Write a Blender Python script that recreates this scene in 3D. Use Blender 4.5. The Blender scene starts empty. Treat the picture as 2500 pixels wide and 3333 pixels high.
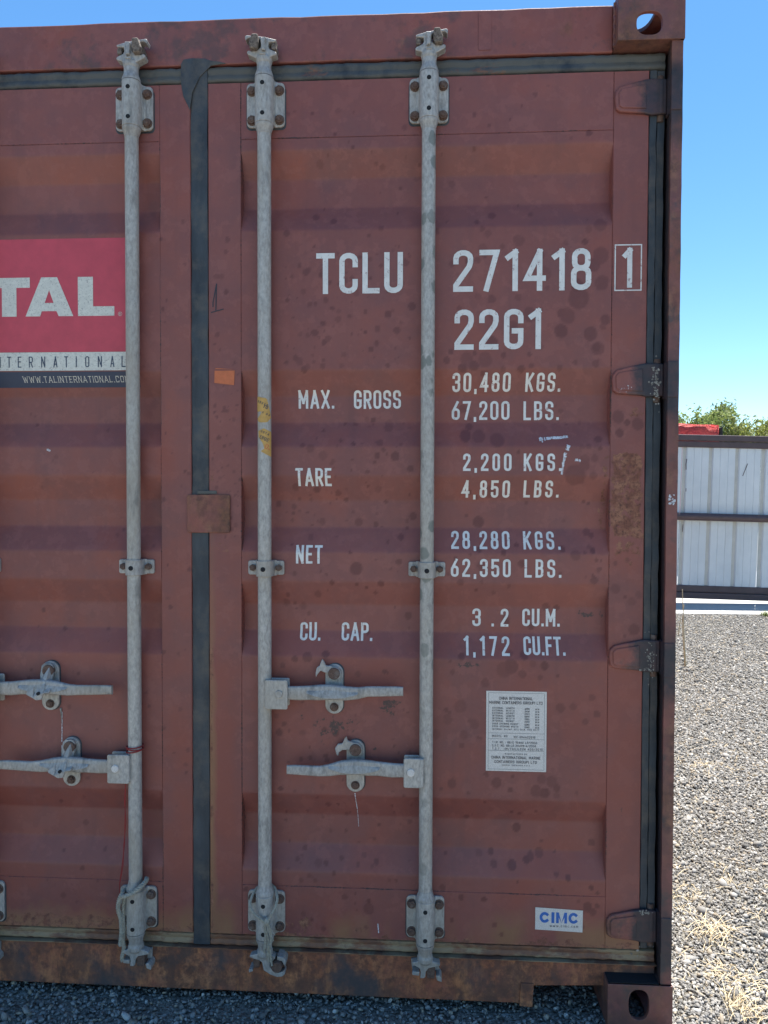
import bpy, bmesh, math, random
import numpy as np
from mathutils import Vector, Matrix

random.seed(7); np.random.seed(7)
S = bpy.context.scene
COL = S.collection
R = math.radians

# ------------------------------------------------------------------ camera
cam = bpy.data.objects.new('camera', bpy.data.cameras.new('camera'))
COL.objects.link(cam)
yaw, pitch, roll = -0.059014, 0.025, 0.003036
fw = Vector((math.sin(yaw) * math.cos(pitch), math.cos(yaw) * math.cos(pitch), -math.sin(pitch)))
rt = Vector((math.cos(yaw), -math.sin(yaw), 0)); up = rt.cross(fw)
rt2 = rt * math.cos(roll) + up * math.sin(roll); up2 = up * math.cos(roll) - rt * math.sin(roll)
mw = Matrix((rt2, up2, -fw)).transposed().to_4x4()
mw.translation = Vector((0.59612, -1.869084, 1.359052))
cam.matrix_world = mw
cam.data.sensor_fit = 'VERTICAL'; cam.data.sensor_height = 24.0
cam.data.lens = 24.0 * 2400.0 / 3333.0
cam.data.clip_start = 0.05; cam.data.clip_end = 2000
S.camera = cam

# ------------------------------------------------------------------ sky, sun, exposure
SUN_EL, SUN_AZ = 74.0, 28.0          # azimuth measured from +Y towards +X
w = bpy.data.worlds.new('World'); S.world = w; w.use_nodes = True
nt = w.node_tree
sky = nt.nodes.new('ShaderNodeTexSky'); sky.sky_type = 'NISHITA'; sky.sun_disc = False
sky.sun_elevation = R(SUN_EL); sky.sun_rotation = R(SUN_AZ)
sky.altitude = 300; sky.air_density = 1.0; sky.dust_density = 0.15; sky.ozone_density = 1.0
nt.nodes['Background'].inputs['Strength'].default_value = 0.085
hs = nt.nodes.new('ShaderNodeHueSaturation'); hs.inputs['Saturation'].default_value = 1.25; nt.links.new(sky.outputs[0], hs.inputs['Color'])
tn = nt.nodes.new('ShaderNodeMix'); tn.data_type = 'RGBA'; tn.blend_type = 'MULTIPLY'; tn.inputs[0].default_value = 1; tn.inputs[7].default_value = (.95, 1.04, 1.03, 1)
nt.links.new(hs.outputs[0], tn.inputs[6]); nt.links.new(tn.outputs[2], nt.nodes['Background'].inputs['Color'])
sl = bpy.data.lights.new('sun', 'SUN'); sl.energy = 5.0; sl.angle = R(0.5); sl.color = (1, .96, .9)
so = bpy.data.objects.new('sun', sl); COL.objects.link(so)
sd = Vector((math.sin(R(SUN_AZ)) * math.cos(R(SUN_EL)), math.cos(R(SUN_AZ)) * math.cos(R(SUN_EL)), math.sin(R(SUN_EL))))
so.rotation_euler = sd.to_track_quat('Z', 'Y').to_euler(); so.location = (3, 4, 12)
S.view_settings.view_transform = 'Standard'; S.view_settings.look = 'None'
S.view_settings.gamma = 1; S.view_settings.use_curve_mapping = False
S.view_settings.exposure = 1.36

# ------------------------------------------------------------------ material helpers
class NT:
    def __init__(s, name):
        s.m = bpy.data.materials.new(name); s.m.use_nodes = True
        s.t = s.m.node_tree; s.b = s.t.nodes['Principled BSDF']
        s.co = s.t.nodes.new('ShaderNodeNewGeometry').outputs['Position']
    def n(s, typ, **kw):
        o = s.t.nodes.new(typ)
        for k, v in kw.items(): setattr(o, k, v)
        return o
    def set(s, sock, v):
        if hasattr(v, 'links') or isinstance(v, bpy.types.NodeSocket): s.t.links.new(v, sock)
        elif isinstance(v, (tuple, list)): sock.default_value = tuple(v) + ((1,) if len(v) == 3 and sock.type == 'RGBA' else ())
        elif sock.type in ('RGBA', 'VECTOR') and isinstance(v, (int, float)): sock.default_value = (v,) * len(sock.default_value)
        else: sock.default_value = v
    def pos(s, sc):
        o = s.n('ShaderNodeVectorMath', operation='MULTIPLY'); s.set(o.inputs[0], s.co); s.set(o.inputs[1], sc); return o.outputs[0]
    def noise(s, scale, detail=4, rough=.55, stretch=None, dist=0, off=0):
        o = s.n('ShaderNodeTexNoise'); o.inputs['Scale'].default_value = scale; o.inputs['Detail'].default_value = detail
        o.inputs['Roughness'].default_value = rough; o.inputs['Distortion'].default_value = dist
        v = s.pos(stretch or (1, 1, 1))
        if off:
            a = s.n('ShaderNodeVectorMath', operation='ADD'); s.set(a.inputs[0], v); s.set(a.inputs[1], (off, off * 1.7, off * .6)); v = a.outputs[0]
        s.set(o.inputs['Vector'], v); return o.outputs['Fac']
    def ramp(s, f, lo, hi, a=0.0, b=1.0):
        o = s.n('ShaderNodeMapRange'); s.set(o.inputs[0], f); o.inputs[1].default_value = lo; o.inputs[2].default_value = hi
        o.inputs[3].default_value = a; o.inputs[4].default_value = b; return o.outputs[0]
    def math(s, op, a, b=0.0):
        o = s.n('ShaderNodeMath', operation=op); s.set(o.inputs[0], a); s.set(o.inputs[1], b); return o.outputs[0]
    def mix(s, f, a, b, mode='MIX'):
        o = s.n('ShaderNodeMix', data_type='RGBA', blend_type=mode); s.set(o.inputs[0], f); s.set(o.inputs[6], a); s.set(o.inputs[7], b); return o.outputs[2]
    def vor(s, scale, stretch=None, rnd=1.0):
        o = s.n('ShaderNodeTexVoronoi'); o.inputs['Scale'].default_value = scale; o.inputs['Randomness'].default_value = rnd
        s.set(o.inputs['Vector'], s.pos(stretch or (1, 1, 1))); return o
    def attr(s, name):
        o = s.n('ShaderNodeAttribute', attribute_name=name); q = s.n('ShaderNodeSeparateColor'); s.set(q.inputs[0], o.outputs['Color'])
        return o.outputs['Color'], q.outputs[0], q.outputs[1], q.outputs[2], o.outputs['Alpha']
    def bump(s, h, strength=.3, dist=.002, base=None):
        o = s.n('ShaderNodeBump'); o.inputs['Strength'].default_value = strength; o.inputs['Distance'].default_value = dist
        s.set(o.inputs['Height'], h)
        if base is not None: s.set(o.inputs['Normal'], base)
        return o.outputs[0]
    def out(s, col, rough=.6, metal=0.0, normal=None, spec=.5):
        s.set(s.b.inputs['Base Color'], col); s.set(s.b.inputs['Roughness'], rough); s.set(s.b.inputs['Metallic'], metal)
        s.b.inputs['Specular IOR Level'].default_value = spec
        if normal is not None: s.set(s.b.inputs['Normal'], normal)
        return s.m

MAROON, MAROON2, REDP = (.203, .058, .047), (.248, .077, .061), (.305, .070, .038)
RUST, RUSTD, RUSTL = (.20, .088, .050), (.090, .048, .036), (.31, .165, .095)

def paint(name, rust=0.0, wear=False, base=(MAROON, MAROON2), grime=.3, spots=.55, soot=None):
    n = NT(name)
    big = n.noise(2.2, 5, .6); mid = n.noise(9, 5, .65, off=3); fine = n.noise(90, 3, .6, off=9); vf = n.noise(420, 2, .6)
    c = n.mix(n.ramp(big, .35, .65), base[0], base[1])
    c = n.mix(n.ramp(n.noise(3.1, 5, .6, off=11), .50, .68, 0, .6), c, REDP)
    c = n.mix(n.ramp(n.noise(4.3, 6, .7, off=41), .52, .66, 0, .55), c, (.165, .060, .055))
    c = n.mix(n.ramp(mid, .4, .7, 0, .35), c, (.13, .055, .062))
    c = n.mix(n.ramp(fine, .3, .7, 0, .22), c, (.27, .12, .105))
    c = n.mix(n.ramp(n.noise(24, 5, .68, off=47), .54, .58, 0, .28), c, (.30, .105, .085))
    # vertical run-off streaks
    st = n.noise(22, 4, .6, stretch=(1, 1, .05), off=5)
    c = n.mix(n.ramp(st, .55, .75, 0, .25), c, (.11, .045, .045))
    # round water-drop marks
    for sc, thr, ms, amt, of in ((17, .27, .50, spots, 2), (38, .26, .46, spots * .8, 7)):
        v = n.vor(sc); d = v.outputs['Distance']
        sepc = n.n('ShaderNodeSeparateColor'); n.set(sepc.inputs[0], v.outputs['Color'])
        rad = n.math('MULTIPLY', sepc.outputs[0], thr)
        wob = n.math('MULTIPLY', n.math('SUBTRACT', n.noise(140, 2), .5), .10)
        inside = n.ramp(n.math('SUBTRACT', n.math('ADD', d, wob), rad), -.03, .03, 1, 0)
        msk = n.ramp(n.noise(2.6, 3, .5, off=of), ms, ms + .08)
        c = n.mix(n.math('MULTIPLY', n.math('MULTIPLY', inside, msk), amt * .55), c, (.105, .034, .032))
    rg = n.ramp(fine, .3, .7, .46, .64)
    if wear:
        _, r_, g_, b_, a_ = n.attr('wear')
        sp = n.n('ShaderNodeSeparateXYZ'); n.set(sp.inputs[0], n.co)
        ns = n.noise(9, 5, .62, off=81); jn = n.math('MULTIPLY', n.math('SUBTRACT', ns, .5), .16)
        foot = n.math('MULTIPLY', n.ramp(n.math('ADD', sp.outputs[2], jn), .262, .205, 0, 1), n.ramp(n.noise(3.2, 4, .6, stretch=(1, 1, .2), off=83), .42, .52))
        seam = n.math('MULTIPLY', n.ramp(n.math('ADD', n.math('ABSOLUTE', n.math('SUBTRACT', sp.outputs[0], .022)), n.math('MULTIPLY', jn, .22)), .006, .018, 1, 0), n.ramp(sp.outputs[2], 1.35, .75, 0, 1.0))
        c = n.mix(n.math('MULTIPLY', a_, .8), c, (.28, .062, .036))
        c = n.mix(n.math('MULTIPLY', n.math('MAXIMUM', foot, seam), .75), c, n.mix(ns, (.17, .075, .035), (.40, .21, .10)))
        c = n.mix(n.math('MULTIPLY', r_, .80), c, (.115, .030, .028))
        pit = n.ramp(n.noise(110, 4, .7, off=1), .30, .55)
        rc = n.mix(pit, (.085, .035, .028), n.mix(n.ramp(n.noise(30, 4, .6), .4, .6), (.21, .08, .05), (.33, .15, .09)))
        gm = n.ramp(n.math('ADD', g_, n.math('MULTIPLY', n.math('SUBTRACT', n.noise(60, 4, .7, off=4), .5), 1.3)), .42, .58)
        gm = n.math('MULTIPLY', gm, n.ramp(g_, .02, .12))
        c = n.mix(gm, c, rc)
        bm = n.ramp(n.math('ADD', b_, n.math('MULTIPLY', n.math('SUBTRACT', n.noise(130, 4, .7, off=6), .5), 1.2)), .45, .6)
        c = n.mix(n.math('MULTIPLY', bm, n.ramp(b_, .02, .1, 0, .85)), c, (.045, .036, .034))
        rg = n.mix(gm, rg, .85)
    if rust > 0:
        m1 = n.noise(7, 7, .72, stretch=(1, 1, .55), off=21)
        m = n.ramp(m1, .58 - rust * .3, .74 - rust * .2)
        rc = n.mix(n.ramp(n.noise(45, 5, .7), .4, .6), RUSTD, n.mix(n.ramp(n.noise(14, 4, .6, stretch=(1, 1, .35)), .45, .62), RUST, RUSTL))
        c = n.mix(m, c, rc)
        if rust >= 1: c = n.mix(n.ramp(n.noise(26, 5, .7, stretch=(1, 1, .3), off=61), .52, .68, 0, .6), c, (.42, .21, .10)); c = n.mix(n.ramp(n.noise(70, 5, .7, off=63), .50, .62, 0, .45), c, (.06, .035, .03)); c = n.mix(n.ramp(n.noise(13, 5, .7, stretch=(1, 1, .7), off=71), .52, .60, 0, .7), c, (.085, .05, .042))
        if rust >= 1: c = n.mix(1.0, c, (1.6, 1.25, 1.02), 'MULTIPLY')
        g = n.ramp(n.noise(6, 6, .7, off=31), .55, .62, 0, grime)
        c = n.mix(g, c, (.05, .05, .05))
        if rust >= 1: c = n.mix(n.ramp(n.noise(4.2, 4, .6, off=91), .54, .64, 0, .8), c, (.055, .055, .06))
        rg = n.mix(m, rg, .85)
    if soot:      # greasy black deposit round the hinges
        sp = n.n('ShaderNodeSeparateXYZ'); n.set(sp.inputs[0], n.co)
        nz = n.math('MULTIPLY', n.math('SUBTRACT', n.noise(16, 5, .65, off=51), .5), .14)
        if soot == 'x': sm_ = n.ramp(n.math('ADD', n.math('ABSOLUTE', sp.outputs[0]), nz), 1.105, 1.135)
        else:
            sm_ = None
            for hz in (2.33, 1.625, .925, .23):
                q = n.ramp(n.math('ADD', n.math('ABSOLUTE', n.math('SUBTRACT', sp.outputs[2], hz)), nz), .05, .11, 1, 0)
                sm_ = q if sm_ is None else n.math('MAXIMUM', sm_, q)
        if soot == 'z': sm_ = n.math('MAXIMUM', sm_, n.math('MULTIPLY', n.ramp(sp.outputs[1], .010, .022, 0, .93), n.ramp(n.math('ABSOLUTE', sp.outputs[0]), 1.2125, 1.2145, 1, 0)))  # also blackens the post faces set back behind the front flange
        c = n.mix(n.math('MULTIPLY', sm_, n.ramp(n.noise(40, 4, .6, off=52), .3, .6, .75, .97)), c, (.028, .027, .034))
    nb = n.bump(vf, .12, .001)
    nb = n.bump(n.noise(5, 3, .5, off=2), .25, .006, nb)
    return n.out(c, rg, 0, nb, .5)

M = {}
M['door'] = paint('weathered_maroon_paint', wear=True, spots=.16)
M['frame'] = paint('rust_stained_maroon_paint', rust=.35)
M['header'] = paint('streaked_maroon_paint', rust=.12, grime=.5)
M['sill'] = paint('heavily_rusted_paint', rust=1.0, grime=.45, base=((.17, .085, .055), (.23, .10, .06)))
M['cover'] = paint('rust_blistered_red_paint', rust=.72, grime=.1, base=(REDP, MAROON2))
M['cast'] = paint('rusted_cast_steel', rust=.42, grime=.7, base=((.10, .045, .042), (.15, .062, .055)))
M['darkpaint'] = paint('sooty_maroon_paint', rust=.15, grime=.6, soot='x', spots=.2)
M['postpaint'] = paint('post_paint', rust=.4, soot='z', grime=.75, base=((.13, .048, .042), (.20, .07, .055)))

def galv(name, col=(.415, .39, .36), dark=.45, spotted=0.0, tint=(.36, .31, .25)):
    n = NT(name)
    c = n.mix(n.ramp(n.noise(170, 4, .65, stretch=(1, 1, .45)), .33, .67), tuple(x * .74 for x in col), tuple(min(1, x * 1.25) for x in col))
    c = n.mix(n.ramp(n.noise(7, 5, .6, stretch=(1, 1, .5), off=4), .45, .68, 0, .65), c, tint)
    c = n.mix(n.ramp(n.noise(34, 4, .6, stretch=(1, 1, .3), off=8), .58, .7, 0, dark), c, (.10, .10, .10))
    if spotted:
        v = n.vor(26, stretch=(1, 1, .75)); sp = n.ramp(n.math('ADD', v.outputs['Distance'], n.math('MULTIPLY', n.noise(90, 2), .2)), .40, .48, 1, 0)
        c = n.mix(n.math('MULTIPLY', sp, n.ramp(n.noise(2.3, 2), .36, .52, 0, spotted)), c, (.17, .18, .16))
    nb = n.bump(n.noise(260, 3, .6), .35, .0012)
    return n.out(c, n.ramp(n.noise(60, 3), .3, .7, .5, .72), .25, nb)
M['galv'] = galv('galvanised_steel'); M['galv_spot'] = galv('spotted_galvanised_steel', spotted=.8)
M['cast_galv'] = galv('cast_galvanised_steel', (.37, .35, .33), .5)
def rusty(name, a=RUSTD, b=(.16, .10, .075)):
    n = NT(name); c = n.mix(n.ramp(n.noise(150, 4, .7), .35, .65), a, b)
    c = n.mix(n.ramp(n.noise(60, 3, .6, off=5), .55, .7, 0, .6), c, (.2, .17, .15))
    return n.out(c, .8, .1, n.bump(n.noise(300, 3, .7), .6, .0015))
M['rust'] = rusty('rusted_bolt_steel'); M['keeper'] = rusty('rusted_keeper_steel', (.07, .05, .04), (.24, .19, .15))

def rubber(name, dirt=.2, paintm=0.0, dc=(.105, .10, .088)):
    n = NT(name); c = n.mix(n.ramp(n.noise(25, 5, .65, stretch=(1, 1, .3)), .35, .7), (.030, .035, .043), (.060, .070, .080))
    c = n.mix(n.ramp(n.noise(11, 6, .7, off=6), .62 - dirt * .4, .8 - dirt * .4, 0, .75), c, dc)
    if paintm:
        c = n.mix(n.ramp(n.noise(5.5, 6, .7, stretch=(1, 1, 2.5), off=16), .66 - paintm * .25, .70 - paintm * .2, 0, .9), c, n.mix(n.ramp(n.noise(40, 4), .4, .6), (.13, .06, .045), RUST))
    return n.out(c, .55, 0, n.bump(n.noise(80, 4, .6), .35, .002), .4)
M['rubber'] = rubber('black_door_rubber', .36, 0, (.11, .095, .08)); M['rubber_top'] = rubber('grimy_door_rubber', .75, .25); M['rubber_bot'] = rubber('dirt_caked_door_rubber', .95, .85, (.36, .26, .15))

def flat(name, col, rough=.6, var=.1, scale=60, metal=0.0, wearc=None, wear=.0, bump=.1):
    n = NT(name); c = n.mix(n.ramp(n.noise(scale, 4, .6), .3, .7), tuple(x * (1 - var) for x in col), tuple(min(1, x * (1 + var)) for x in col))
    if wearc: c = n.mix(n.ramp(n.noise(scale * 2.5, 5, .75, off=3), .60 - wear * .1, .66 - wear * .1, 0, .85), c, wearc)
    return n.out(c, rough, metal, n.bump(n.noise(scale * 5, 3), bump, .001))
M['white'] = flat('faded_white_lettering', (.68, .66, .63), .6, .1, 40, wearc=(.34, .2, .19), wear=.1)
M['decal_red'] = flat('crimson_decal', (.52, .058, .085), .5, .08, 30)
M['decal_white'] = flat('off_white_decal', (.62, .60, .53), .5, .1, 90, wearc=(.3, .28, .26), wear=.4)
M['decal_navy'] = flat('navy_decal', (.03, .045, .085), .5, .1, 30)
M['plate'] = flat('silvered_sticker', (.66, .62, .58), .5, .12, 300, wearc=(.48, .42, .38), wear=.9)
M['ink'] = flat('black_print', (.07, .065, .07), .6, .1)
M['blue'] = flat('blue_print', (.03, .13, .42), .5, .1)
M['orange'] = flat('faded_orange_sticker', (.55, .15, .06), .7, .1, 80)
M['yellow'] = flat('yellow_warning_tape', (.52, .30, .08), .6, .15, 90, wearc=(.45, .33, .18), wear=.1)
M['rope'] = flat('weathered_rope_fibre', (.34, .31, .25), .9, .25, 200, bump=.4)
M['string'] = flat('red_string', (.25, .02, .02), .8, .1)
M['scrape'] = flat('white_paint_scrape', (.62, .63, .66), .6, .15, 120, wearc=(.2, .08, .08), wear=.8)
M['marker'] = flat('black_marker', (.03, .03, .04), .6, .1)
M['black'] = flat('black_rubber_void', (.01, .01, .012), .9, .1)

# ------------------------------------------------------------------ mesh helpers
class MB:
    def __init__(s): s.v = []; s.f = []
    def poly(s, pts): i = len(s.v); s.v += [tuple(p) for p in pts]; s.f.append(tuple(range(i, i + len(pts))))
    def box(s, x0, x1, y0, y1, z0, z1):
        i = len(s.v); s.v += [(x, y, z) for z in (z0, z1) for x, y in ((x0, y0), (x1, y0), (x1, y1), (x0, y1))]
        s.f += [tuple(i + k for k in q) for q in ((0, 3, 2, 1), (4, 5, 6, 7), (0, 1, 5, 4), (1, 2, 6, 5), (2, 3, 7, 6), (3, 0, 4, 7))]
        return s
    def ext(s, out, y0, y1, M4=None):      # outline in x,z extruded along y
        n = len(out); i = len(s.v)
        a = sum(out[k][0] * out[(k + 1) % n][1] - out[(k + 1) % n][0] * out[k][1] for k in range(n))
        if a < 0: out = out[::-1]
        s.v += [(x, y0, z) for x, z in out] + [(x, y1, z) for x, z in out]
        s.f.append(tuple(i + k for k in range(n))); s.f.append(tuple(i + n + k for k in reversed(range(n))))
        for k in range(n):
            j = (k + 1) % n; s.f.append((i + j, i + k, i + n + k, i + n + j))
        return s
    def extz(s, out, z0, z1):              # outline in x,y extruded along z
        n = len(out); i = len(s.v)
        a = sum(out[k][0] * out[(k + 1) % n][1] - out[(k + 1) % n][0] * out[k][1] for k in range(n))
        if a < 0: out = out[::-1]
        s.v += [(x, y, z0) for x, y in out] + [(x, y, z1) for x, y in out]
        s.f.append(tuple(i + k for k in reversed(range(n)))); s.f.append(tuple(i + n + k for k in range(n)))
        for k in range(n):
            j = (k + 1) % n; s.f.append((i + k, i + j, i + n + j, i + n + k))
        return s
    def lathe(s, cx, cy, prof, n=20):      # prof = [(r, z)] bottom to top, round vertical axis
        i = len(s.v)
        for r, z in prof:
            for k in range(n): a = 2 * math.pi * k / n; s.v.append((cx + r * math.cos(a), cy + r * math.sin(a), z))
        for j in range(len(prof) - 1):
            for k in range(n): k2 = (k + 1) % n; s.f.append((i + j * n + k, i + j * n + k2, i + (j + 1) * n + k2, i + (j + 1) * n + k))
        s.f.append(tuple(i + k for k in reversed(range(n)))); s.f.append(tuple(i + (len(prof) - 1) * n + k for k in range(n)))
        return s
    def disc(s, cx, cz, r, y0, y1, n=6, rot=0):   # cylinder along y
        return s.ext([(cx + r * math.cos(rot + 2 * math.pi * k / n), cz + r * math.sin(rot + 2 * math.pi * k / n)) for k in range(n)], y0, y1)
    def tube(s, path, rad, n=6):
        P = [Vector(p) for p in path]; i = len(s.v); m = len(P); nrm = None
        for j, p in enumerate(P):
            t = (P[min(j + 1, m - 1)] - P[max(j - 1, 0)]).normalized()
            if nrm is None: nrm = t.orthogonal().normalized()
            nrm = (nrm - t * nrm.dot(t)).normalized(); b = t.cross(nrm)
            r = rad[j] if isinstance(rad, (list, tuple)) else rad
            for k in range(n): a = 2 * math.pi * k / n; s.v.append(tuple(p + nrm * r * math.cos(a) + b * r * math.sin(a)))
        for j in range(m - 1):
            for k in range(n): k2 = (k + 1) % n; s.f.append((i + j * n + k, i + j * n + k2, i + (j + 1) * n + k2, i + (j + 1) * n + k))
        s.f.append(tuple(i + k for k in reversed(range(n)))); s.f.append(tuple(i + (m - 1) * n + k for k in range(n)))
        return s
def link(o, parent=None):
    COL.objects.link(o)
    if parent: o.parent = parent
    return o
def obj(name, mb, mat, parent=None, bevel=0, smooth=None, label=None, segs=2):
    me = bpy.data.meshes.new(name); me.from_pydata(mb.v, [], mb.f); me.materials.append(M[mat] if isinstance(mat, str) else mat)
    if smooth is not None:
        me.shade_smooth()
        me.set_sharp_from_angle(angle=R(smooth))
    me.update()
    o = link(bpy.data.objects.new(name, me), parent)
    if bevel:
        b = o.modifiers.new('bevel', 'BEVEL'); b.width = bevel; b.segments = segs; b.limit_method = 'ANGLE'; b.angle_limit = R(35)
    if label: o['label'] = label
    return o
def thing(name, label, cat, loc=(0, 0, 0), group=None):
    o = bpy.data.objects.new(name, None); COL.objects.link(o); o.location = loc; o.empty_display_size = .1
    o['label'] = label; o['category'] = cat
    if group: o['group'] = group
    return o
def tag(o, label, cat, group=None):
    o['label'] = label; o['category'] = cat
    if group: o['group'] = group
    return o
def rrect(x0, x1, z0, z1, r, n=4):
    out = []
    for cx, cz, a0 in ((x1 - r, z1 - r, 0), (x0 + r, z1 - r, 90), (x0 + r, z0 + r, 180), (x1 - r, z0 + r, 270)):
        for k in range(n + 1): a = R(a0 + 90 * k / n); out.append((cx + r * math.cos(a), cz + r * math.sin(a)))
    return out
def sm(t): return t * t * (3 - 2 * t)

# ------------------------------------------------------------------ corrugation profile of the door skins
SK, IN = .045, .074
REC = [(2.247, 2.042), (1.680, 1.481), (1.405, 1.205), (1.128, .930), (.564, .357)]
def prof(z):
    for a, b in REC:
        if b - .007 < z < a + .007:
            d = min(a - z, z - b) / .064
            e = .07; d = (0 if d < -e else (d + e) ** 2 / (4 * e) if d < e else d) if d < .5 else (1 if d > 1 + e else 1 - (1 + e - d) ** 2 / (4 * e) if d > 1 - e else d)
            return SK + (IN - SK) * d
    return SK
BRK = sorted([q for a, b in REC for q in (a, a - .064, b + .064, b)])
def surfy(x, z):
    ax = abs(x)
    return prof(z) if .1085 < ax < 1.059 else SK

# ------------------------------------------------------------------ stroke lettering
def arc(cx, cy, rx, ry, a0, a1, n=7):
    return [(cx + rx * math.cos(R(a0 + (a1 - a0) * k / n)), cy + ry * math.sin(R(a0 + (a1 - a0) * k / n))) for k in range(n + 1)]
r_ = .15
G = {
 'T': (1, [[(.5, 0), (.5, 1)], [(0, 1), (1, 1)]]), 'L': (.92, [[(0, 1), (0, 0), (1, 0)]]), 'I': (.01, [[(.5, 0), (.5, 1)]]),
 'U': (1, [[(0, 1)] + arc(.5, r_, .5, r_, 180, 360) + [(1, 1)]]),
 'C': (1, [[(1, .74)] + arc(.5, 1 - r_, .5, r_, 0, 180) + arc(.5, r_, .5, r_, 180, 360) + [(1, .26)]]),
 'G': (1, [[(1, .74)] + arc(.5, 1 - r_, .5, r_, 0, 180) + arc(.5, r_, .5, r_, 180, 360) + [(1, .45), (.55, .45)]]),
 'O': (1, [arc(.5, 1 - r_, .5, r_, 0, 180) + arc(.5, r_, .5, r_, 180, 360) + [(1, 1 - r_)]]),
 'D': (1, [[(0, 0), (0, 1), (.5, 1)] + arc(.5, 1 - r_, .5, r_, 90, 0) + arc(.5, r_, .5, r_, 0, -90) + [(0, 0)]]),
 'Q': (1, [arc(.5, 1 - r_, .5, r_, 0, 180) + arc(.5, r_, .5, r_, 180, 360) + [(1, 1 - r_)], [(.6, .2), (1, 0)]]),
 '2': (1, [[(0, .76)] + arc(.5, 1 - r_, .5, r_, 180, 0) + [(1, .74), (.92, .62), (0, .1), (0, 0), (1, 0)]]),
 '3': (1, [[(0, .8)] + arc(.5, 1 - r_, .5, r_, 180, 0) + arc(.5, .67, .5, r_, 0, -90) + arc(.5, .38, .5, r_, 90, 0) + arc(.5, r_, .5, r_, 0, -180) + [(0, .22)]]),
 '4': (1.08, [[(.78, 0), (.78, 1), (0, .27), (1, .27)]]),
 '5': (1, [[(.95, 1), (0, 1), (0, .54)] + arc(.5, .48, .5, r_, 150, 0) + arc(.5, r_, .5, r_, 0, -180) + [(0, .22)]]),
 '6': (1, [[(.8, 1), (.1, .5)], arc(.5, .42, .5, r_, 0, 180) + arc(.5, r_, .5, r_, 180, 360) + [(1, .42)]]),
 '9': (1, [[(.2, 0), (.9, .5)], arc(.5, 1 - r_, .5, r_, 0, 180) + arc(.5, .58, .5, r_, 180, 360) + [(1, 1 - r_)]]),
 '7': (1, [[(0, 1), (1, 1), (.32, 0)]]), '1': (.62, [[(0, .86), (1, 1), (1, 0)]]),
 '8': (1, [arc(.5, 1 - r_, .44, r_, 0, 180) + arc(.5, .68, .44, r_, 180, 360) + [(.94, 1 - r_)], arc(.5, .39, .5, r_, 0, 180) + arc(.5, r_, .5, r_, 180, 360) + [(1, .39)]]),
 'K': (1.05, [[(0, 0), (0, 1)], [(1, 1), (.02, .38)], [(.35, .57), (1, 0)]]),
 'S': (1, [[(1, .78)] + arc(.5, 1 - r_, .5, r_, 0, 180) + arc(.5, .68, .5, r_, 180, 240) + arc(.5, .36, .5, r_, 60, 0) + arc(.5, r_, .5, r_, 0, -180) + [(0, .22)]]),
 'B': (1, [[(0, .52), (.5, .52)] + arc(.5, .37, .5, r_, 90, 0) + arc(.5, r_, .5, r_, 0, -90) + [(0, 0), (0, 1), (.5, 1)] + arc(.5, 1 - r_, .45, r_, 90, 0) + arc(.5, .67, .45, r_, 0, -90)]),
 'M': (1.25, [[(0, 0), (0, 1), (.5, .3), (1, 1), (1, 0)]]), 'N': (1, [[(0, 0), (0, 1), (1, 0), (1, 1)]]),
 'A': (1.15, [[(0, 0), (.5, 1), (1, 0)], [(.16, .28), (.84, .28)]]), 'X': (1.1, [[(0, 0), (1, 1)], [(0, 1), (1, 0)]]),
 'R': (1, [[(0, 0), (0, 1), (.5, 1)] + arc(.5, 1 - r_, .5, r_, 90, 0) + arc(.5, .62, .5, r_, 0, -90) + [(0, .47)], [(.5, .47), (1, 0)]]),
 'P': (1, [[(0, 0), (0, 1), (.5, 1)] + arc(.5, 1 - r_, .5, r_, 90, 0) + arc(.5, .62, .5, r_, 0, -90) + [(0, .47)]]),
 'E': (.85, [[(1, 1), (0, 1), (0, 0), (1, 0)], [(0, .52), (.85, .52)]]), 'F': (.85, [[(1, 1), (0, 1), (0, 0)], [(0, .52), (.85, .52)]]),
 'V': (1.1, [[(0, 1), (.5, 0), (1, 1)]]), 'W': (1.5, [[(0, 1), (.25, 0), (.5, .9), (.75, 0), (1, 1)]]), 'H': (1, [[(0, 0), (0, 1)], [(1, 0), (1, 1)], [(0, .5), (1, .5)]]),
 'J': (.8, [[(1, 1)] + arc(.5, r_, .5, r_, 0, -180)]), 'Y': (1.1, [[(0, 1), (.5, .5), (1, 1)], [(.5, .5), (.5, 0)]]), 'Z': (1, [[(0, 1), (1, 1), (0, 0), (1, 0)]]),
 '.': (.01, [[(.5, 0), (.5, .03)]]), ',': (.2, [[(.9, .03), (0, -.12)]]), ':': (.01, [[(.5, .1), (.5, .14)], [(.5, .6), (.5, .64)]]), '-': (.6, [[(0, .48), (1, .48)]]),
 '/': (.9, [[(0, 0), (1, 1)]]), '(': (.35, [arc(1, .5, 1, .6, 120, 240)]), ')': (.35, [arc(0, .5, 1, .6, 60, -60)]), ' ': (.6, []),
 'w': (1.4, [[(0, .7), (.25, 0), (.5, .6), (.75, 0), (1, .7)]]), 'c': (.8, [arc(.5, .35, .5, .35, 50, 310, 8)]), 'i': (.01, [[(.5, 0), (.5, .7)], [(.5, .95), (.5, 1)]]),
 'm': (1.3, [[(0, 0), (0, .7), (.5, .6), (.5, 0)], [(.5, .6), (1, .65), (1, 0)]]), 'o': (.8, [arc(.5, .35, .5, .35, 0, 360, 10)]),
}
G['0'] = G['O']
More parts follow.
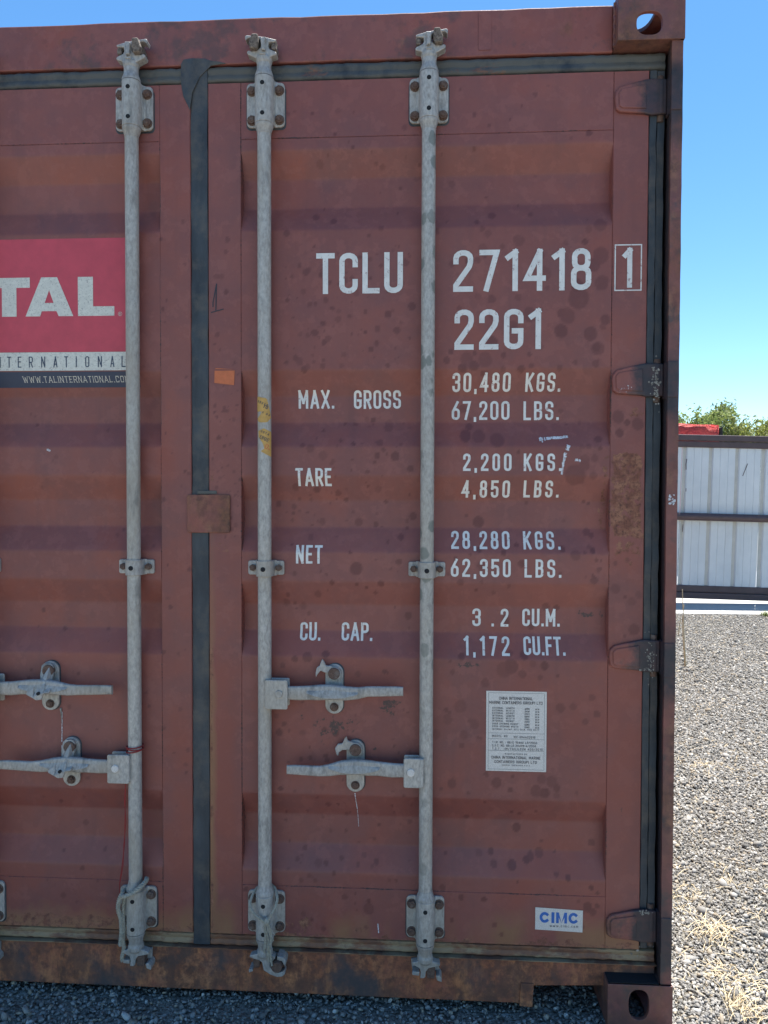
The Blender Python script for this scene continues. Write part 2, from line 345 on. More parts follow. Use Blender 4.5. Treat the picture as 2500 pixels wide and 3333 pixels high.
def stroke(pl, t):
    """quads along a polyline with mitred joints; very sharp corners are built as separate strokes"""
    for i in range(1, len(pl) - 1):
        a, b, c = pl[i - 1], pl[i], pl[i + 1]; u, v = (b[0] - a[0], b[1] - a[1]), (c[0] - b[0], c[1] - b[1]); L = math.hypot(*u) * math.hypot(*v)
        if L > 1e-12 and (u[0] * v[0] + u[1] * v[1]) / L < -.45: return stroke(pl[:i + 1], t) + stroke(pl[i:], t)
    P = []
    for p in pl:
        if not P or (abs(p[0] - P[-1][0]) + abs(p[1] - P[-1][1])) > 1e-6: P.append(p)
    n = len(P)
    if n < 2: return []
    closed = math.hypot(P[0][0] - P[-1][0], P[0][1] - P[-1][1]) < 1e-6
    if closed: P = P[:-1]; n -= 1
    D = []
    for i in range(n if closed else n - 1):
        a, b = P[i], P[(i + 1) % n]; L = math.hypot(b[0] - a[0], b[1] - a[1]); D.append(((b[0] - a[0]) / L, (b[1] - a[1]) / L))
    if not closed:
        P = list(P); P[0] = (P[0][0] - D[0][0] * t / 2, P[0][1] - D[0][1] * t / 2); P[-1] = (P[-1][0] + D[-1][0] * t / 2, P[-1][1] + D[-1][1] * t / 2)
    off = []
    for i in range(n):
        if closed: d0, d1 = D[i - 1], D[i]
        else: d0, d1 = D[max(i - 1, 0)], D[min(i, n - 2)]
        n0, n1 = (-d0[1], d0[0]), (-d1[1], d1[0]); mx, my = n0[0] + n1[0], n0[1] + n1[1]; L = math.hypot(mx, my)
        if L < .15: mx, my, k = n1[0], n1[1], 1
        else: mx, my = mx / L, my / L; k = min(1.9, 1 / max(.2, mx * n1[0] + my * n1[1]))
        off.append((mx * k * t / 2, my * k * t / 2))
    out = []
    for i in range(n if closed else n - 1):
        j = (i + 1) % n; a, b, oa, ob = P[i], P[j], off[i], off[j]
        out.append([(a[0] - oa[0], a[1] - oa[1]), (b[0] - ob[0], b[1] - ob[1]), (b[0] + ob[0], b[1] + ob[1]), (a[0] + oa[0], a[1] + oa[1])])
    return out
def text_polys(txt, x0, x1, z0, z1, t, wf=.36, gapf=None, slant=0):
    """fit txt into the box; t = stroke thickness; wf = glyph centreline width / height; gap solved unless given"""
    H = z1 - z0; ws = []
    for ch in txt:
        g = G[ch]; ws.append(max(t, g[0] * wf * H) if g[0] > .05 else t)
    n = len(txt); tot = sum(ws)
    if gapf is None:
        gap = (x1 - x0 - tot) / max(1, n - 1)
        if gap < t * .35:
            k = (x1 - x0) / (tot + (n - 1) * t * .6); ws = [q * k if q > t else q for q in ws]; gap = (x1 - x0 - sum(ws)) / max(1, n - 1)
    else: gap = gapf
    out = []; x = x0
    for ch, wd in zip(txt, ws):
        for pl in G[ch][1]:
            pts = [(x + t / 2 + p[0] * (wd - t), z0 + t / 2 + p[1] * (H - t)) for p in pl]
            if slant: pts = [(px + (pz - z0) * slant, pz) for px, pz in pts]
            out += stroke(pts, t)
        x += wd + gap
    return out
def area(p): return sum(p[k][0] * p[(k + 1) % len(p)][1] - p[(k + 1) % len(p)][0] * p[k][1] for k in range(len(p)))
def split_bands(poly, brk):
    pieces = [poly]
    for b in brk:
        new = []
        for p in pieces:
            lo = []; hi = []
            for i in range(len(p)):
                a, c = p[i], p[(i + 1) % len(p)]
                (lo if a[1] <= b else hi).append(a)
                if (a[1] - b) * (c[1] - b) < 0:
                    u = (b - a[1]) / (c[1] - a[1]); q = (a[0] + u * (c[0] - a[0]), b); lo.append(q); hi.append(q)
            for q in (lo, hi):
                if len(q) >= 3: new.append(q)
        pieces = new
    return pieces
def split_axis(pieces, b, ax):
    new = []
    for p in pieces:
        lo = []; hi = []
        for i in range(len(p)):
            a, c = p[i], p[(i + 1) % len(p)]
            (lo if a[ax] <= b else hi).append(a)
            if (a[ax] - b) * (c[ax] - b) < 0:
                u = (b - a[ax]) / (c[ax] - a[ax]); q = [a[0] + u * (c[0] - a[0]), a[1] + u * (c[1] - a[1])]; q[ax] = b; lo.append(tuple(q)); hi.append(tuple(q))
        for q in (lo, hi):
            if len(q) >= 3: new.append(q)
    return new
def decal(name, polys, mat, parent, lift=.0008, label=None, fn=None):
    mb = MB(); k = 0; lifts = []
    for p in polys:
        if area(p) < 0: p = p[::-1]
        k += 1; ps = [p]
        for ax, g in ((1, BRK + [round(.02 * q, 3) for q in range(8, 125)]), (0, [round(.02 * q, 3) for q in range(-50, 60)])):
            if fn is not None: break
            lo_, hi_ = min(a[ax] for a in p), max(a[ax] for a in p)
            for b in g:
                if lo_ < b < hi_: ps = split_axis(ps, b, ax)
        for q in ps:
            if abs(area(q)) < 1e-10: continue
            l_ = lift + (k % 7) * .00002
            mb.poly([(a[0], (fn(a[0], a[1]) if fn else 0) - l_, a[1]) for a in q])
    if fn is None and mb.v:
        V = np.array(mb.v); base = np.array([surfy(a, c) for a, _, c in mb.v]) + wave(V[:, 0], V[:, 2]); V[:, 1] += base; mb.v = [tuple(v) for v in V.tolist()]
    return obj(name, mb, mat, parent, label=label)
def wave(X, Z):
    A = np.abs(X); return (vnoise(X, Z, 3.2, 51, 3) - .5) * .0035 * ((A > .1081) & (A < 1.0598))
def quad(x0, x1, z0, z1): return [(x0, z0), (x1, z0), (x1, z1), (x0, z1)]

# ------------------------------------------------------------------ value noise for wear masks
def vnoise(x, z, sc, seed, octs=4):
    rs = np.random.RandomState(seed); out = np.zeros_like(x); amp = 1; tot = 0
    for o in range(octs):
        g = rs.rand(64, 64); fx = x * sc * 2 ** o + 13.7; fz = z * sc * 2 ** o + 5.1
        ix = np.floor(fx).astype(int); iz = np.floor(fz).astype(int); ux = fx - ix; uz = fz - iz; ux = ux * ux * (3 - 2 * ux); uz = uz * uz * (3 - 2 * uz)
        a = g[ix % 64, iz % 64]; b = g[(ix + 1) % 64, iz % 64]; c = g[ix % 64, (iz + 1) % 64]; d = g[(ix + 1) % 64, (iz + 1) % 64]
        out += amp * ((a * (1 - ux) + b * ux) * (1 - uz) + (c * (1 - ux) + d * ux) * uz); tot += amp; amp *= .55
    return out / tot

def grid_mesh(name, xs, zs, yf, wearf, mat, parent, label=None):
    X, Z = np.meshgrid(xs, zs); Y = yf(X, Z)
    nz, nx = X.shape; co = np.stack([X, Y, Z], -1).reshape(-1, 3)
    idx = np.arange(nx * nz).reshape(nz, nx)
    f = np.stack([idx[:-1, :-1], idx[:-1, 1:], idx[1:, 1:], idx[1:, :-1]], -1).reshape(-1, 4)
    me = bpy.data.meshes.new(name); me.vertices.add(len(co)); me.vertices.foreach_set('co', co.ravel())
    me.loops.add(f.size); me.loops.foreach_set('vertex_index', f.ravel())
    me.polygons.add(len(f)); me.polygons.foreach_set('loop_start', np.arange(0, f.size, 4)); me.polygons.foreach_set('loop_total', np.full(len(f), 4))
    me.update(calc_edges=True)
    at = me.color_attributes.new('wear', 'FLOAT_COLOR', 'POINT'); at.data.foreach_set('color', wearf(X, Z).reshape(-1, 4).ravel().astype(np.float32))
    me.shade_smooth(); me.set_sharp_from_angle(angle=R(28)); me.materials.append(M[mat])
    o = link(bpy.data.objects.new(name, me), parent)
    if label: o['label'] = label
    return o

# ================================================================== CONTAINER
cont = thing('shipping_container', 'weathered maroon steel shipping container seen at its closed double doors, standing on grey gravel', 'shipping container', (0, 0, 0))

# ---- door skins
SP = [(2012,1356,21),(2075,1381,20),(2042,1375,10),(2016,1409,14),(1950,1429,12),(1915,1454,10),(1895,1456,8),(1954,1460,7),(1903,1497,19),(1903,1515,17),(1873,1546,34),(1932,1548,13),(1893,1565,10),
(1915,1734,13),(1930,1793,10),(1920,1781,7),(1873,1808,16),(1905,1800,5),(2003,1832,8),(2042,1821,8),(1948,1857,8),(2003,1916,17),(1956,1824,4),(1936,1880,5),(2056,1958,15),(2034,1943,6),(2064,2049,18),(2080,1936,12),(2034,2070,5),
(1498,2299,21),(1457,2340,17),(1544,2357,16),(1510,2391,15),(1503,2427,9),(1616,2548,16),(1824,2304,15),(1640,2180,24),(1665,2170,24),(1700,2193,14),(1735,2160,12),(1773,2167,14),(1758,2205,9),(1763,2536,15),(1797,2545,19),(1745,2575,20),(1768,2580,18),(1662,2572,9),
(1200,2958,19),(1122,2920,10),(988,2975,10),(1072,2720,7),(1034,2813,13),(1060,2814,8),(1110,2802,8),(1164,2818,8),(1224,2813,10),(1210,2825,7),(1087,2843,7),(1007,2851,8),(980,2866,9),(1015,2993,6),(1192,3019,7),(966,2803,8),(1122,2720,6),
(1883,970,34),(1578,1170,24),(1519,1170,22),(1825,1076,22),(1112,1190,8),(1560,1420,22),(1515,1418,20),(1620,1432,24),(1010,1460,14),(985,1450,9),(1150,1445,8),(1595,1600,20),(1780,1500,16),(1560,1700,18),(1940,1130,14),(1970,1040,16),(1865,2300,12),(1905,2350,10),
(705,900,10),(740,780,9),(735,820,8),(720,900,10),(735,950,9),(708,1090,9),(700,1120,5),(716,1140,5),(1160,1850,22),(1165,1700,14),(900,1640,10),(950,1650,9),(1240,1900,11),(1000,2140,16),(960,2145,10),(920,2165,9),(1060,2130,12),(985,2384,10),(910,2383,12),(900,2330,8),(1010,2465,8),(980,2470,8),(1060,2460,7),(1050,2560,10),(800,2895,8),(1850,2860,10),(1760,2790,15),(1730,2800,12),(1560,2790,12),(1600,2786,11),(1610,2820,12)]
def px2w(u, v, Y=.045):      # photo measurements of the stains, converted to metres on the door
    d = fw + rt2 * ((u - 1250) / 2400.) + up2 * ((1666.5 - v) / 2400.); t = (Y + 1.869084) / d.y
    return .59612 + d.x * t, 1.359052 + d.z * t
spots = [(*px2w(u, v), r / 1290.) for u, v, r in SP]
rs = random.Random(3)
def cluster(x0, x1, z0, z1, n, r0, r1):
    for _ in range(n): spots.append((rs.uniform(x0, x1), rs.uniform(z0, z1), r0 + (r1 - r0) * rs.random() ** 2.2))
cluster(.22, .56, 1.68, 2.0, 110, .002, .010); cluster(.03, .11, 1.20, 1.72, 60, .002, .006); cluster(.22, .56, 1.30, 1.56, 60, .003, .013)
cluster(.64, 1.04, 1.65, 2.05, 55, .006, .020); cluster(.22, .58, .98, 1.3, 45, .003, .010); cluster(.2, .56, .2, .9, 80, .003, .008)
cluster(.62, 1.04, .2, .95, 70, .004, .014); cluster(.62, 1.05, 1.0, 1.6, 50, .004, .012); cluster(.15, 1.0, 2.0, 2.4, 60, .003, .010)
cluster(-.56, -.12, .2, 1.1, 40, .003, .008); cluster(-.11, -.03, .2, 2.3, 30, .003, .007); cluster(-.5, -.12, 1.1, 1.6, 14, .003, .006)
SPA = np.array(spots)
def wear(X, Z):
    W4 = np.zeros(X.shape + (4,))
    wob = (vnoise(X, Z, 45, 5, 3) - .5)
    Rr = W4[..., 0]
    for x, z, r in SPA:
        ix0, ix1 = np.searchsorted(X[0], [x - r * 2, x + r * 2]); iz0, iz1 = np.searchsorted(Z[:, 0], [z - r * 2.2, z + r * 2.2])
        if ix1 <= ix0 or iz1 <= iz0: continue
        sl_ = (slice(iz0, iz1), slice(ix0, ix1))
        d = np.hypot(X[sl_] - x, (Z[sl_] - z) * .92) / r
        m = np.clip((1.04 + wob[sl_] * .35 - d) / .14, 0, 1) * (.45 + .55 * ((x * 977 + z * 631) % 1))
        Rr[sl_] = np.maximum(Rr[sl_], m)
    def blob(x, z, rx, rz, amp, ch, seed, sc=30, k=.9):
        d = np.hypot((X - x) / rx, (Z - z) / rz); n = vnoise(X, Z, sc, seed, 4) - .5
        W4[..., ch] = np.maximum(W4[..., ch], np.clip((1.15 + n * 2 * k - d), 0, 1) * amp)
    def rect(x0, x1, z0, z1, f, amp, ch, seed, sc=35):
        n = (vnoise(X, Z, sc, seed, 4) - .5) * f * 2.4
        m = np.clip(np.minimum.reduce([(X - x0 + n) / f, (x1 - X + n) / f, (Z - z0 + n) / f, (z1 - Z + n) / f]), 0, 1) * amp
        W4[..., ch] = np.maximum(W4[..., ch], m)
    # rust: worn patch on the right stile, foot of the doors, beside the centre rubber
    rect(1.056, 1.15, 1.235, 1.47, .012, .62, 1, 11); rect(1.056, 1.15, 1.19, 1.25, .02, .5, 1, 12); rect(1.035, 1.06, 1.26, 1.46, .008, .5, 1, 13)
    rect(-1.2, 1.2, .16, .205, .018, .5, 1, 14, 9); blob(.255, .215, .08, .035, .55, 1, 15); blob(.42, .205, .05, .02, .5, 1, 16); blob(.165, .2, .05, .02, .5, 1, 17)
    rect(-.6, -.2, .17, .225, .02, .52, 1, 18, 8); rect(.018, .034, .17, .95, .006, .55, 1, 19, 12)
    blob(.32, .268, .012, .03, .5, 1, 25); blob(.745, 1.36, .03, .1, 0, 1, 20); blob(1.13, 1.57, .03, .03, .45, 1, 28); blob(1.11, 1.185, .03, .02, .4, 1, 29)
    blob(.03, 1.40, .04, .04, .42, 1, 33); blob(.06, 1.21, .06, .03, .4, 1, 34)
    # grime and scuffs
    blob(.36, .745, .075, .055, .62, 2, 21, 60); blob(.50, .80, .04, .035, .6, 2, 22, 60); blob(.27, .77, .02, .03, .45, 2, 23, 60); blob(.415, .975, .06, .008, .4, 2, 24, 60)
    blob(.95, .495, .02, .006, .6, 2, 26, 90); blob(1.098, .545, .008, .02, .7, 2, 27, 60); blob(1.02, 1.045, .05, .012, .62, 2, 30, 70)
    blob(.70, .915, .05, .012, .62, 2, 31, 80); blob(.46, .69, .01, .008, .6, 2, 32, 80)
    crack = (np.abs(Z - 2.278 - .0006 * np.sin(X * 60)) < .0018) | (np.abs(Z - .317 - .0006 * np.sin(X * 50)) < .0018)
    crack = (crack & (np.abs(X) > .105) & (np.abs(X) < 1.063)) | (np.abs(np.abs(X) - .1075) < .0013) | (np.abs(np.abs(X) - 1.0608) < .0013)
    W4[..., 2] = np.maximum(W4[..., 2], crack * (.1 + .65 * vnoise(X, Z, 9, 77, 2)))
    # brighter red paint patches; low strengthens them towards the bottom
    f = vnoise(X, Z, 5, 41, 4)
    low = np.clip((1.25 - Z) / .6, 0, 1)
    W4[..., 3] = np.clip((f - .52) * 5, 0, 1) * (.12 + .35 * low)
    blob(.44, .88, .14, .06, .55, 3, 42, 10); blob(-.1, 1.45, .03, .12, .5, 3, 43, 12); blob(-.30, .93, .15, .05, .4, 3, 44, 10); blob(-.05, .5, .06, .3, .75, 3, 45, 10); blob(.06, .6, .05, .4, .6, 3, 46, 10)
    return W4
ztop, zbot = 2.424, .181
zs = np.unique(np.round(np.concatenate([np.arange(zbot + .006, ztop - .005, .0042), BRK, [2.2765, 2.278, 2.2795, .3155, .317, .3185]]), 5))
zs = np.concatenate([[zbot, zbot + .0015], zs, [ztop - .0015, ztop]])
def door(name, sx, x_in, x_out, label):
    a = np.arange(.112, 1.056, .0042)
    ax = np.concatenate([[x_in, x_in, x_in + .002], np.arange(x_in + .006, .105, .0042), [.1066, .1072, .1076, .1086], a, [1.0585, 1.0600, 1.0606, 1.0612], np.arange(1.066, x_out - .004, .0042), [x_out - .002, x_out, x_out]])
    zz = np.concatenate([[zbot], zs, [ztop]])
    pv = np.array([prof(z) for z in zz])
    axs = ax if sx > 0 else ax[::-1]; X1 = axs * sx
    def yf(X, Z):
        P = np.repeat(pv[:, None], X.shape[1], 1); A = np.abs(X)
        Y = np.full_like(X, SK); inside = (A > .1081) & (A < 1.0598)
        Y = np.where(inside, P, Y)
        Y += wave(X, Z)
        # weld seams and the slit between frame and sheet
        Y += ((np.abs(A - .1074) < .0006) | (np.abs(A - 1.0603) < .0006)) * .0014
        Y += ((np.abs(Z - 2.278) < .0004) | (np.abs(Z - .317) < .0004)) * inside * .0015
        edge = (np.abs(A - x_in) < 1e-6) | (np.abs(A - x_out) < 1e-6); Y = np.where(edge, SK + .0025, Y)
        Y[1] = SK + .0025; Y[-2] = SK + .0025
        Y[:, 0] = .085; Y[:, -1] = .085; Y[0] = .085; Y[-1] = .085
        return Y
    return grid_mesh(name, X1, zz, yf, wear, 'door', cont, label)
dR = door('door', 1, .0205, 1.148, 'right door leaf printed with white registration and weight lettering')
dL = door('door', -1, .0262, 1.148, 'left door leaf carrying the red, white and navy company decal')

# ---- door rubber seals
def seal(x0, x1, z0, z1, y, mat, par, ridge=True, vert=True):
    mb = MB(); N = 60 if vert else 90
    prof2 = [(0, .05), (.04, .006), (.12, .001), (.3, .0), (.46, .004), (.54, .004), (.7, 0), (.88, .001), (.96, .006), (1, .05)] if ridge else [(0, .05), (.02, .002), (.08, 0), (.92, 0), (.98, .002), (1, .05)]
    rr = random.Random(int(abs(x0 * 1e4) + z0 * 1e3)); wob = [rr.uniform(-.0012, .0012) for _ in range(N + 1)]; dep = [rr.uniform(-.0012, .0012) for _ in range(N + 1)]
    i = 0
    for k in range(N + 1):
        t = k / N
        for s, d in prof2:
            if vert: mb.v.append((x0 + (x1 - x0) * s + wob[k], y + d + dep[k], z0 + (z1 - z0) * t))
            else: mb.v.append((x0 + (x1 - x0) * t, y + d + dep[k], z0 + (z1 - z0) * s + wob[k]))
    m = len(prof2)
    for k in range(N):
        for j in range(m - 1):
            q = (k * m + j, k * m + j + 1, (k + 1) * m + j + 1, (k + 1) * m + j); mb.f.append(q if vert else q[::-1])
    return obj('rubber_seal', mb, mat, par, smooth=50)
seal(-.0262, .0200, .150, 2.470, .046, 'rubber', dL, False)
obj('rubber_corner', MB().ext([(-.0265, 2.355), (-.034, 2.372), (-.044, 2.392), (-.050, 2.425), (-.050, 2.473), (-.044, 2.486), (-.02, 2.489), (.012, 2.487), (.034, 2.480), (.052, 2.478), (.07, 2.4725), (.03, 2.468), (.0, 2.44), (-.02, 2.40)], .0425, .0455), 'rubber', dL, bevel=.0012)
seal(1.1484, 1.1675, .186, 2.424, .047, 'rubber', dR, False); seal(1.1672, 1.1875, .186, 2.424, .0505, 'rubber', dR, False)
seal(-1.187, -1.15, .186, 2.424, .05, 'rubber', dL)
seal(.020, 1.187, 2.4255, 2.4705, .047, 'rubber_top', dR, vert=False); seal(-1.187, -.026, 2.4255, 2.4705, .047, 'rubber_top', dL, vert=False)
seal(.020, 1.187, .1455, .1795, .049, 'rubber_bot', dR, vert=False); seal(-1.187, -.026, .1455, .1795, .049, 'rubber_bot', dL, vert=False)

# ---- rails, posts, castings, walls
def wavy_bar(x0, x1, z0, z1, y0, y1, n, amp, seed):
    mb = MB(); rr = random.Random(seed); i = 0; off = [rr.uniform(-amp, amp) for _ in range(n + 1)]; of2 = [rr.uniform(-amp, amp) * .6 for _ in range(n + 1)]
    for k in range(n + 1):
        x = x0 + (x1 - x0) * k / n
        mb.v += [(x, y0, z0 + of2[k]), (x, y1, z0), (x, y1, z1), (x, y0, z1 + off[k])]
    for k in range(n):
        a, b = k * 4, (k + 1) * 4
        for j in range(4): j2 = (j + 1) % 4; mb.f.append((a + j, a + j2, b + j2, b + j))
    mb.f += [(3, 2, 1, 0), tuple(n * 4 + j for j in range(4))]
    return mb
hd = obj('header_rail', wavy_bar(-1.057, 1.0565, 2.4715, 2.5875, .045, .1805, 40, .0012, 4), 'header', cont, bevel=.003)
obj('weld_patch', MB().ext(rrect(.72, .752, 2.486, 2.583, .003), .0435, .047), 'header', hd)
# sill with the fork-lift notch near the corner
sill = [(-1.07, .084), (-.88, .084), (-.875, .026), (.835, .026), (.857, .020), (.872, .020), (.876, .074), (1.062, .082), (1.064, .113), (1.188, .118), (1.188, .1435), (-1.188, .1435), (-1.188, .113), (-1.07, .113)]
sr = obj('sill_rail', MB().ext(sill, .046, .20), 'sill', cont, bevel=.003)
obj('gusset_plate', MB().ext([(.842, .022), (.875, .020), (.878, .082), (.845, .082)], .042, .0465), 'sill', sr)
obj('ledge', MB().box(1.058, 1.186, .036, .047, .1105, .1165), 'darkpaint', sr)
obj('lip', wavy_bar(-1.186, 1.19, .1425, .1445, .040, .06, 60, .0006, 5), 'rubber_bot', sr)

def holeplate(mb, o, U_, V_, Wd, Ht, cu, cv, ru, rv, th, e=2.6, n=28):
    """rectangular plate with an oval opening; o corner, U_/V_ in-plane axes, thickness along U x V"""
    o, U_, V_ = Vector(o), Vector(U_), Vector(V_); N_ = U_.cross(V_); inner = []; outer = []
    for k in range(n):
        a = 2 * math.pi * (k + .5) / n; c, s = math.cos(a), math.sin(a)
        d = (abs(c) ** e + abs(s) ** e) ** (-1 / e); inner.append((cu + ru * c * d, cv + rv * s * d))
        tx = ((Wd - cu) if c > 0 else cu) / max(abs(c), 1e-6); tz = ((Ht - cv) if s > 0 else cv) / max(abs(s), 1e-6); t = min(tx, tz)
        pu, pv_ = cu + c * t, cv + s * t; outer.append((pu, pv_))
    # snap the nearest outer points to the corners
    for cxr, czr in ((0, 0), (Wd, 0), (Wd, Ht), (0, Ht)):
        j = min(range(n), key=lambda q: (outer[q][0] - cxr) ** 2 + (outer[q][1] - czr) ** 2); outer[j] = (cxr, czr)
    i = len(mb.v)
    for lvl in (0, 1):
        for ring in (inner, outer):
            mb.v += [tuple(o + U_ * a + V_ * b + N_ * (th * lvl)) for a, b in ring]
    for k in range(n):
        k2 = (k + 1) % n
        mb.f += [(i + k, i + n + k, i + n + k2, i + k2)[::1], (i + 2 * n + k, i + 2 * n + k2, i + 3 * n + k2, i + 3 * n + k),
                 (i + k, i + k2, i + 2 * n + k2, i + 2 * n + k), (i + n + k, i + 3 * n + k, i + 3 * n + k2, i + n + k2)]
def casting(sx, top):
    mb = MB(); Wx, Hz, Ly, th = .162, .118, .178, .012
    x0 = 1.2195 - Wx; z0 = 2.473 if top else 0.0
    # front (towards -Y)
    if top: holeplate(mb, (x0, 0, z0), (1, 0, 0), (0, 0, 1), Wx, Hz, .076, .040, .031, .0285, -th)
    else: holeplate(mb, (x0, 0, z0), (1, 0, 0), (0, 0, 1), Wx, Hz, .078, .067, .0255, .0385, -th)
    if True:   # side face
        holeplate(mb, (x0 + Wx, 0.001, z0), (0, 1, 0), (0, 0, 1), Ly, Hz, .09, .06 if top else .058, .0255, .038, -th)
    zz0 = z0 + Hz if top else z0      # aperture in top (or bottom) face
    if top: holeplate(mb, (x0 + .0006, .0006, zz0), (1, 0, 0), (0, 1, 0), Wx - .0012, Ly - .001, .078, .089, .0318, .062, -th)
    else: holeplate(mb, (x0 + .0006, .0006, zz0), (1, 0, 0), (0, 1, 0), Wx - .0012, Ly - .001, .078, .089, .0318, .062, th)
    ob_ = z0 if top else z0 + Hz - th
    mb.box(x0 + .0004, x0 + Wx - .0004, .0004, Ly, ob_ + .0004, ob_ + th)
    mb.box(x0 + .0002, x0 + th, .0002, Ly, z0 + .0006, z0 + Hz - .0006)
    mb.box(x0 + .0003, x0 + Wx - .0003, Ly - th, Ly + .0002, z0 + .0003, z0 + Hz - .0003)
    if sx < 0: mb.v = [(-x, y, z) for x, y, z in mb.v]; mb.f = [f[::-1] for f in mb.f]
    return obj('corner_casting', mb, 'cast', cont, bevel=.0015)
cs = [casting(1, True), casting(1, False), casting(-1, True), casting(-1, False)]
gc = obj('dark_casting_sheet', MB().box(1.060, 1.186, .004, .0445, .1183, .1205), 'black', cont, bevel=.0008)  # thin near-black sheet covering the top of the lower right casting
cs[0]['label'] = 'upper right casting with sky showing through its oval opening'; cs[1]['label'] = 'lower right casting standing in the gravel'
obj('weld_bead', MB().tube([(1.0565, .03 + .002 * math.sin(k), 2.476 + k * .0037) for k in range(30)], .004, 6), 'cast', cs[0], smooth=60)

def post(sx):
    # J-shaped section: front flange, return and back wall, in x,y
    sec = [(1.190, .006), (1.217, .006), (1.2185, .012), (1.2185, .30), (1.140, .30), (1.140, .120), (1.196, .120), (1.1985, .10), (1.1935, .030), (1.190, .022)]
    mb = MB(); rr = random.Random(9); N = 60; i = 0; m = len(sec)
    for k in range(N + 1):
        z = .1185 + (2.4725 - .1185) * k / N; dx = rr.uniform(-.0005, .0005)
        for x, y in sec: mb.v.append(((x + (dx if y < .03 else 0)) * sx, y, z))
    for k in range(N):
        for j in range(m):
            j2 = (j + 1) % m; q = (k * m + j, k * m + j2, (k + 1) * m + j2, (k + 1) * m + j); mb.f.append(q if sx > 0 else q[::-1])
    mb.f += [tuple(reversed(range(m))), tuple(N * m + j for j in range(m))]
    return obj('corner_post', mb, 'postpaint', cont, smooth=40)
pR = post(1); pL = post(-1)
# hinge stations
HZ = [(2.310, 2.396), (1.606, 1.688), (.906, .986), (.206, .288)]
for q, (za, zb) in enumerate(HZ):
    for sx in (1, -1):
        h = zb - za; c = (za + zb) / 2
        tip = 1.061
        out = [(tip + .003, za + h * .18), (tip, c), (tip + .002, zb - h * .32), (tip + .012, zb - h * .17), (1.10, zb - h * .09), (1.135, zb + .001), (1.150, zb + .003), (1.1885, zb + .001), (1.1885, za + .001), (1.150, za - .001), (1.135, za + .003), (1.10, za + h * .07), (tip + .013, za + h * .10)]
        mb = MB()
        mb.ext([(x * sx, z) for x, z in out if x < 1.155] if False else [(x * sx, z) for x, z in out], .0355, .0465)
        hg = obj('hinge', mb, 'darkpaint', cont, bevel=.004, segs=3)
        # raised pressed centre and the barrel over the seal
        pr = [(tip + .010, za + h * .26), (tip + .009, zb - h * .38), (tip + .016, zb - h * .27), (1.136, zb - h * .14), (1.138, za + h * .16), (tip + .018, za + h * .19)]
        obj('pressed_rib', MB().ext([(x * sx, z) for x, z in pr], .0325, .036), 'darkpaint', hg, bevel=.0025)
        n = 16; b2 = MB(); b2.lathe(1.176 * sx, .052, [(.017, za + .002), (.0175, za + .006), (.0175, zb - .006), (.017, zb - .002)], 18)
        obj('barrel', b2, 'darkpaint', hg, smooth=40)
        obj('pin', MB().lathe(1.176 * sx, .052, [(.008, za - .014), (.009, za - .012), (.009, zb + .012), (.008, zb + .014)], 14), 'rust', hg, smooth=40)
        # lug on the post, slightly narrower than the flange around it
        obj('hinge_lug', MB().box(min(1.189 * sx, 1.2145 * sx), max(1.189 * sx, 1.2145 * sx), .0035, .05, za - .006, zb + .002), 'darkpaint', hg, bevel=.002)
# worn patches on hinges: bare chipped paint
def chips(name, cx, cz, w_, h_, n, y, par, seed, mat='scrape', s0=.0015, s1=.004):
    rr = random.Random(seed); P = []
    for _ in range(n):
        x, z = rr.gauss(cx, w_ / 2), rr.gauss(cz, h_ / 2); s = rr.uniform(s0, s1); k = rr.randint(5, 7)
        P.append([(x + s * rr.uniform(.5, 1.2) * math.cos(2 * math.pi * j / k), z + s * rr.uniform(.5, 1.3) * math.sin(2 * math.pi * j / k)) for j in range(k)])
    o = decal(name, P, mat, par, .0004, fn=lambda a, b: y); o['kind'] = 'stuff'; return o
M['chip'] = rusty('bare_chipped_steel', (.12, .10, .08), (.42, .40, .36))
chips('chipped_paint', 1.168, 1.640, .014, .045, 55, .0344, cont, 1, 'chip'); chips('chipped_paint', 1.165, .94, .014, .05, 45, .0344, cont, 2, 'chip', .001, .003)
chips('chipped_paint', 1.160, .287, .02, .006, 16, .0344, cont, 3, 'chip'); chips('chipped_paint', 1.140, .185, .02, .02, 16, .048, cont, 4, 'chip', .001, .004)
chips('chipped_paint', 1.204, 1.345, .010, .014, 14, .0052, cont, 5, 'scrape', .002, .005); chips('chipped_paint', 1.09, 1.628, .02, .012, 12, .0318, cont, 6, 'scrape', .0007, .0016)
chips('chipped_paint', 1.150, .912, .02, .004, 12, .0344, cont, 8, 'chip', .001, .003)

# walls and roof behind (vertical trapezoid corrugation)
def side(sx):
    mb = MB(); y = .30; pts = []
    while y < 5.75:
        for dy, dx in ((0, 0), (.07, 0), (.14, -.036), (.21, -.036), (.28, 0)):
            pts.append((1.2145 + dx, y + dy))
        y += .28
    i = 0
    for x, yy in pts: mb.v += [(x * sx, yy, .15), (x * sx, yy, 2.53)]
    for k in range(len(pts) - 1):
        q = (2 * k, 2 * k + 2, 2 * k + 3, 2 * k + 1); mb.f.append(q if sx > 0 else q[::-1])
    return obj('side_wall', mb, 'frame', cont)
side(1); side(-1)
for sx in (1, -1):
    a, b = sorted((1.16 * sx, 1.2185 * sx))
    obj('side_rail', MB().box(a, b, .18, 5.88, 2.531, 2.590), 'frame', cont, bevel=.003); obj('side_rail', MB().box(a, b, .18, 5.88, .04, .1495), 'frame', cont, bevel=.003)
obj('roof_panel', MB().box(-1.159, 1.159, .181, 5.88, 2.560, 2.5855), 'frame', cont)
obj('rear_wall', MB().box(-1.2185, 1.2185, 5.881, 6.058, .02, 2.59), 'frame', cont)
obj('floor_panel', MB().box(-1.158, 1.158, .201, 5.88, .12, .149), 'frame', cont)
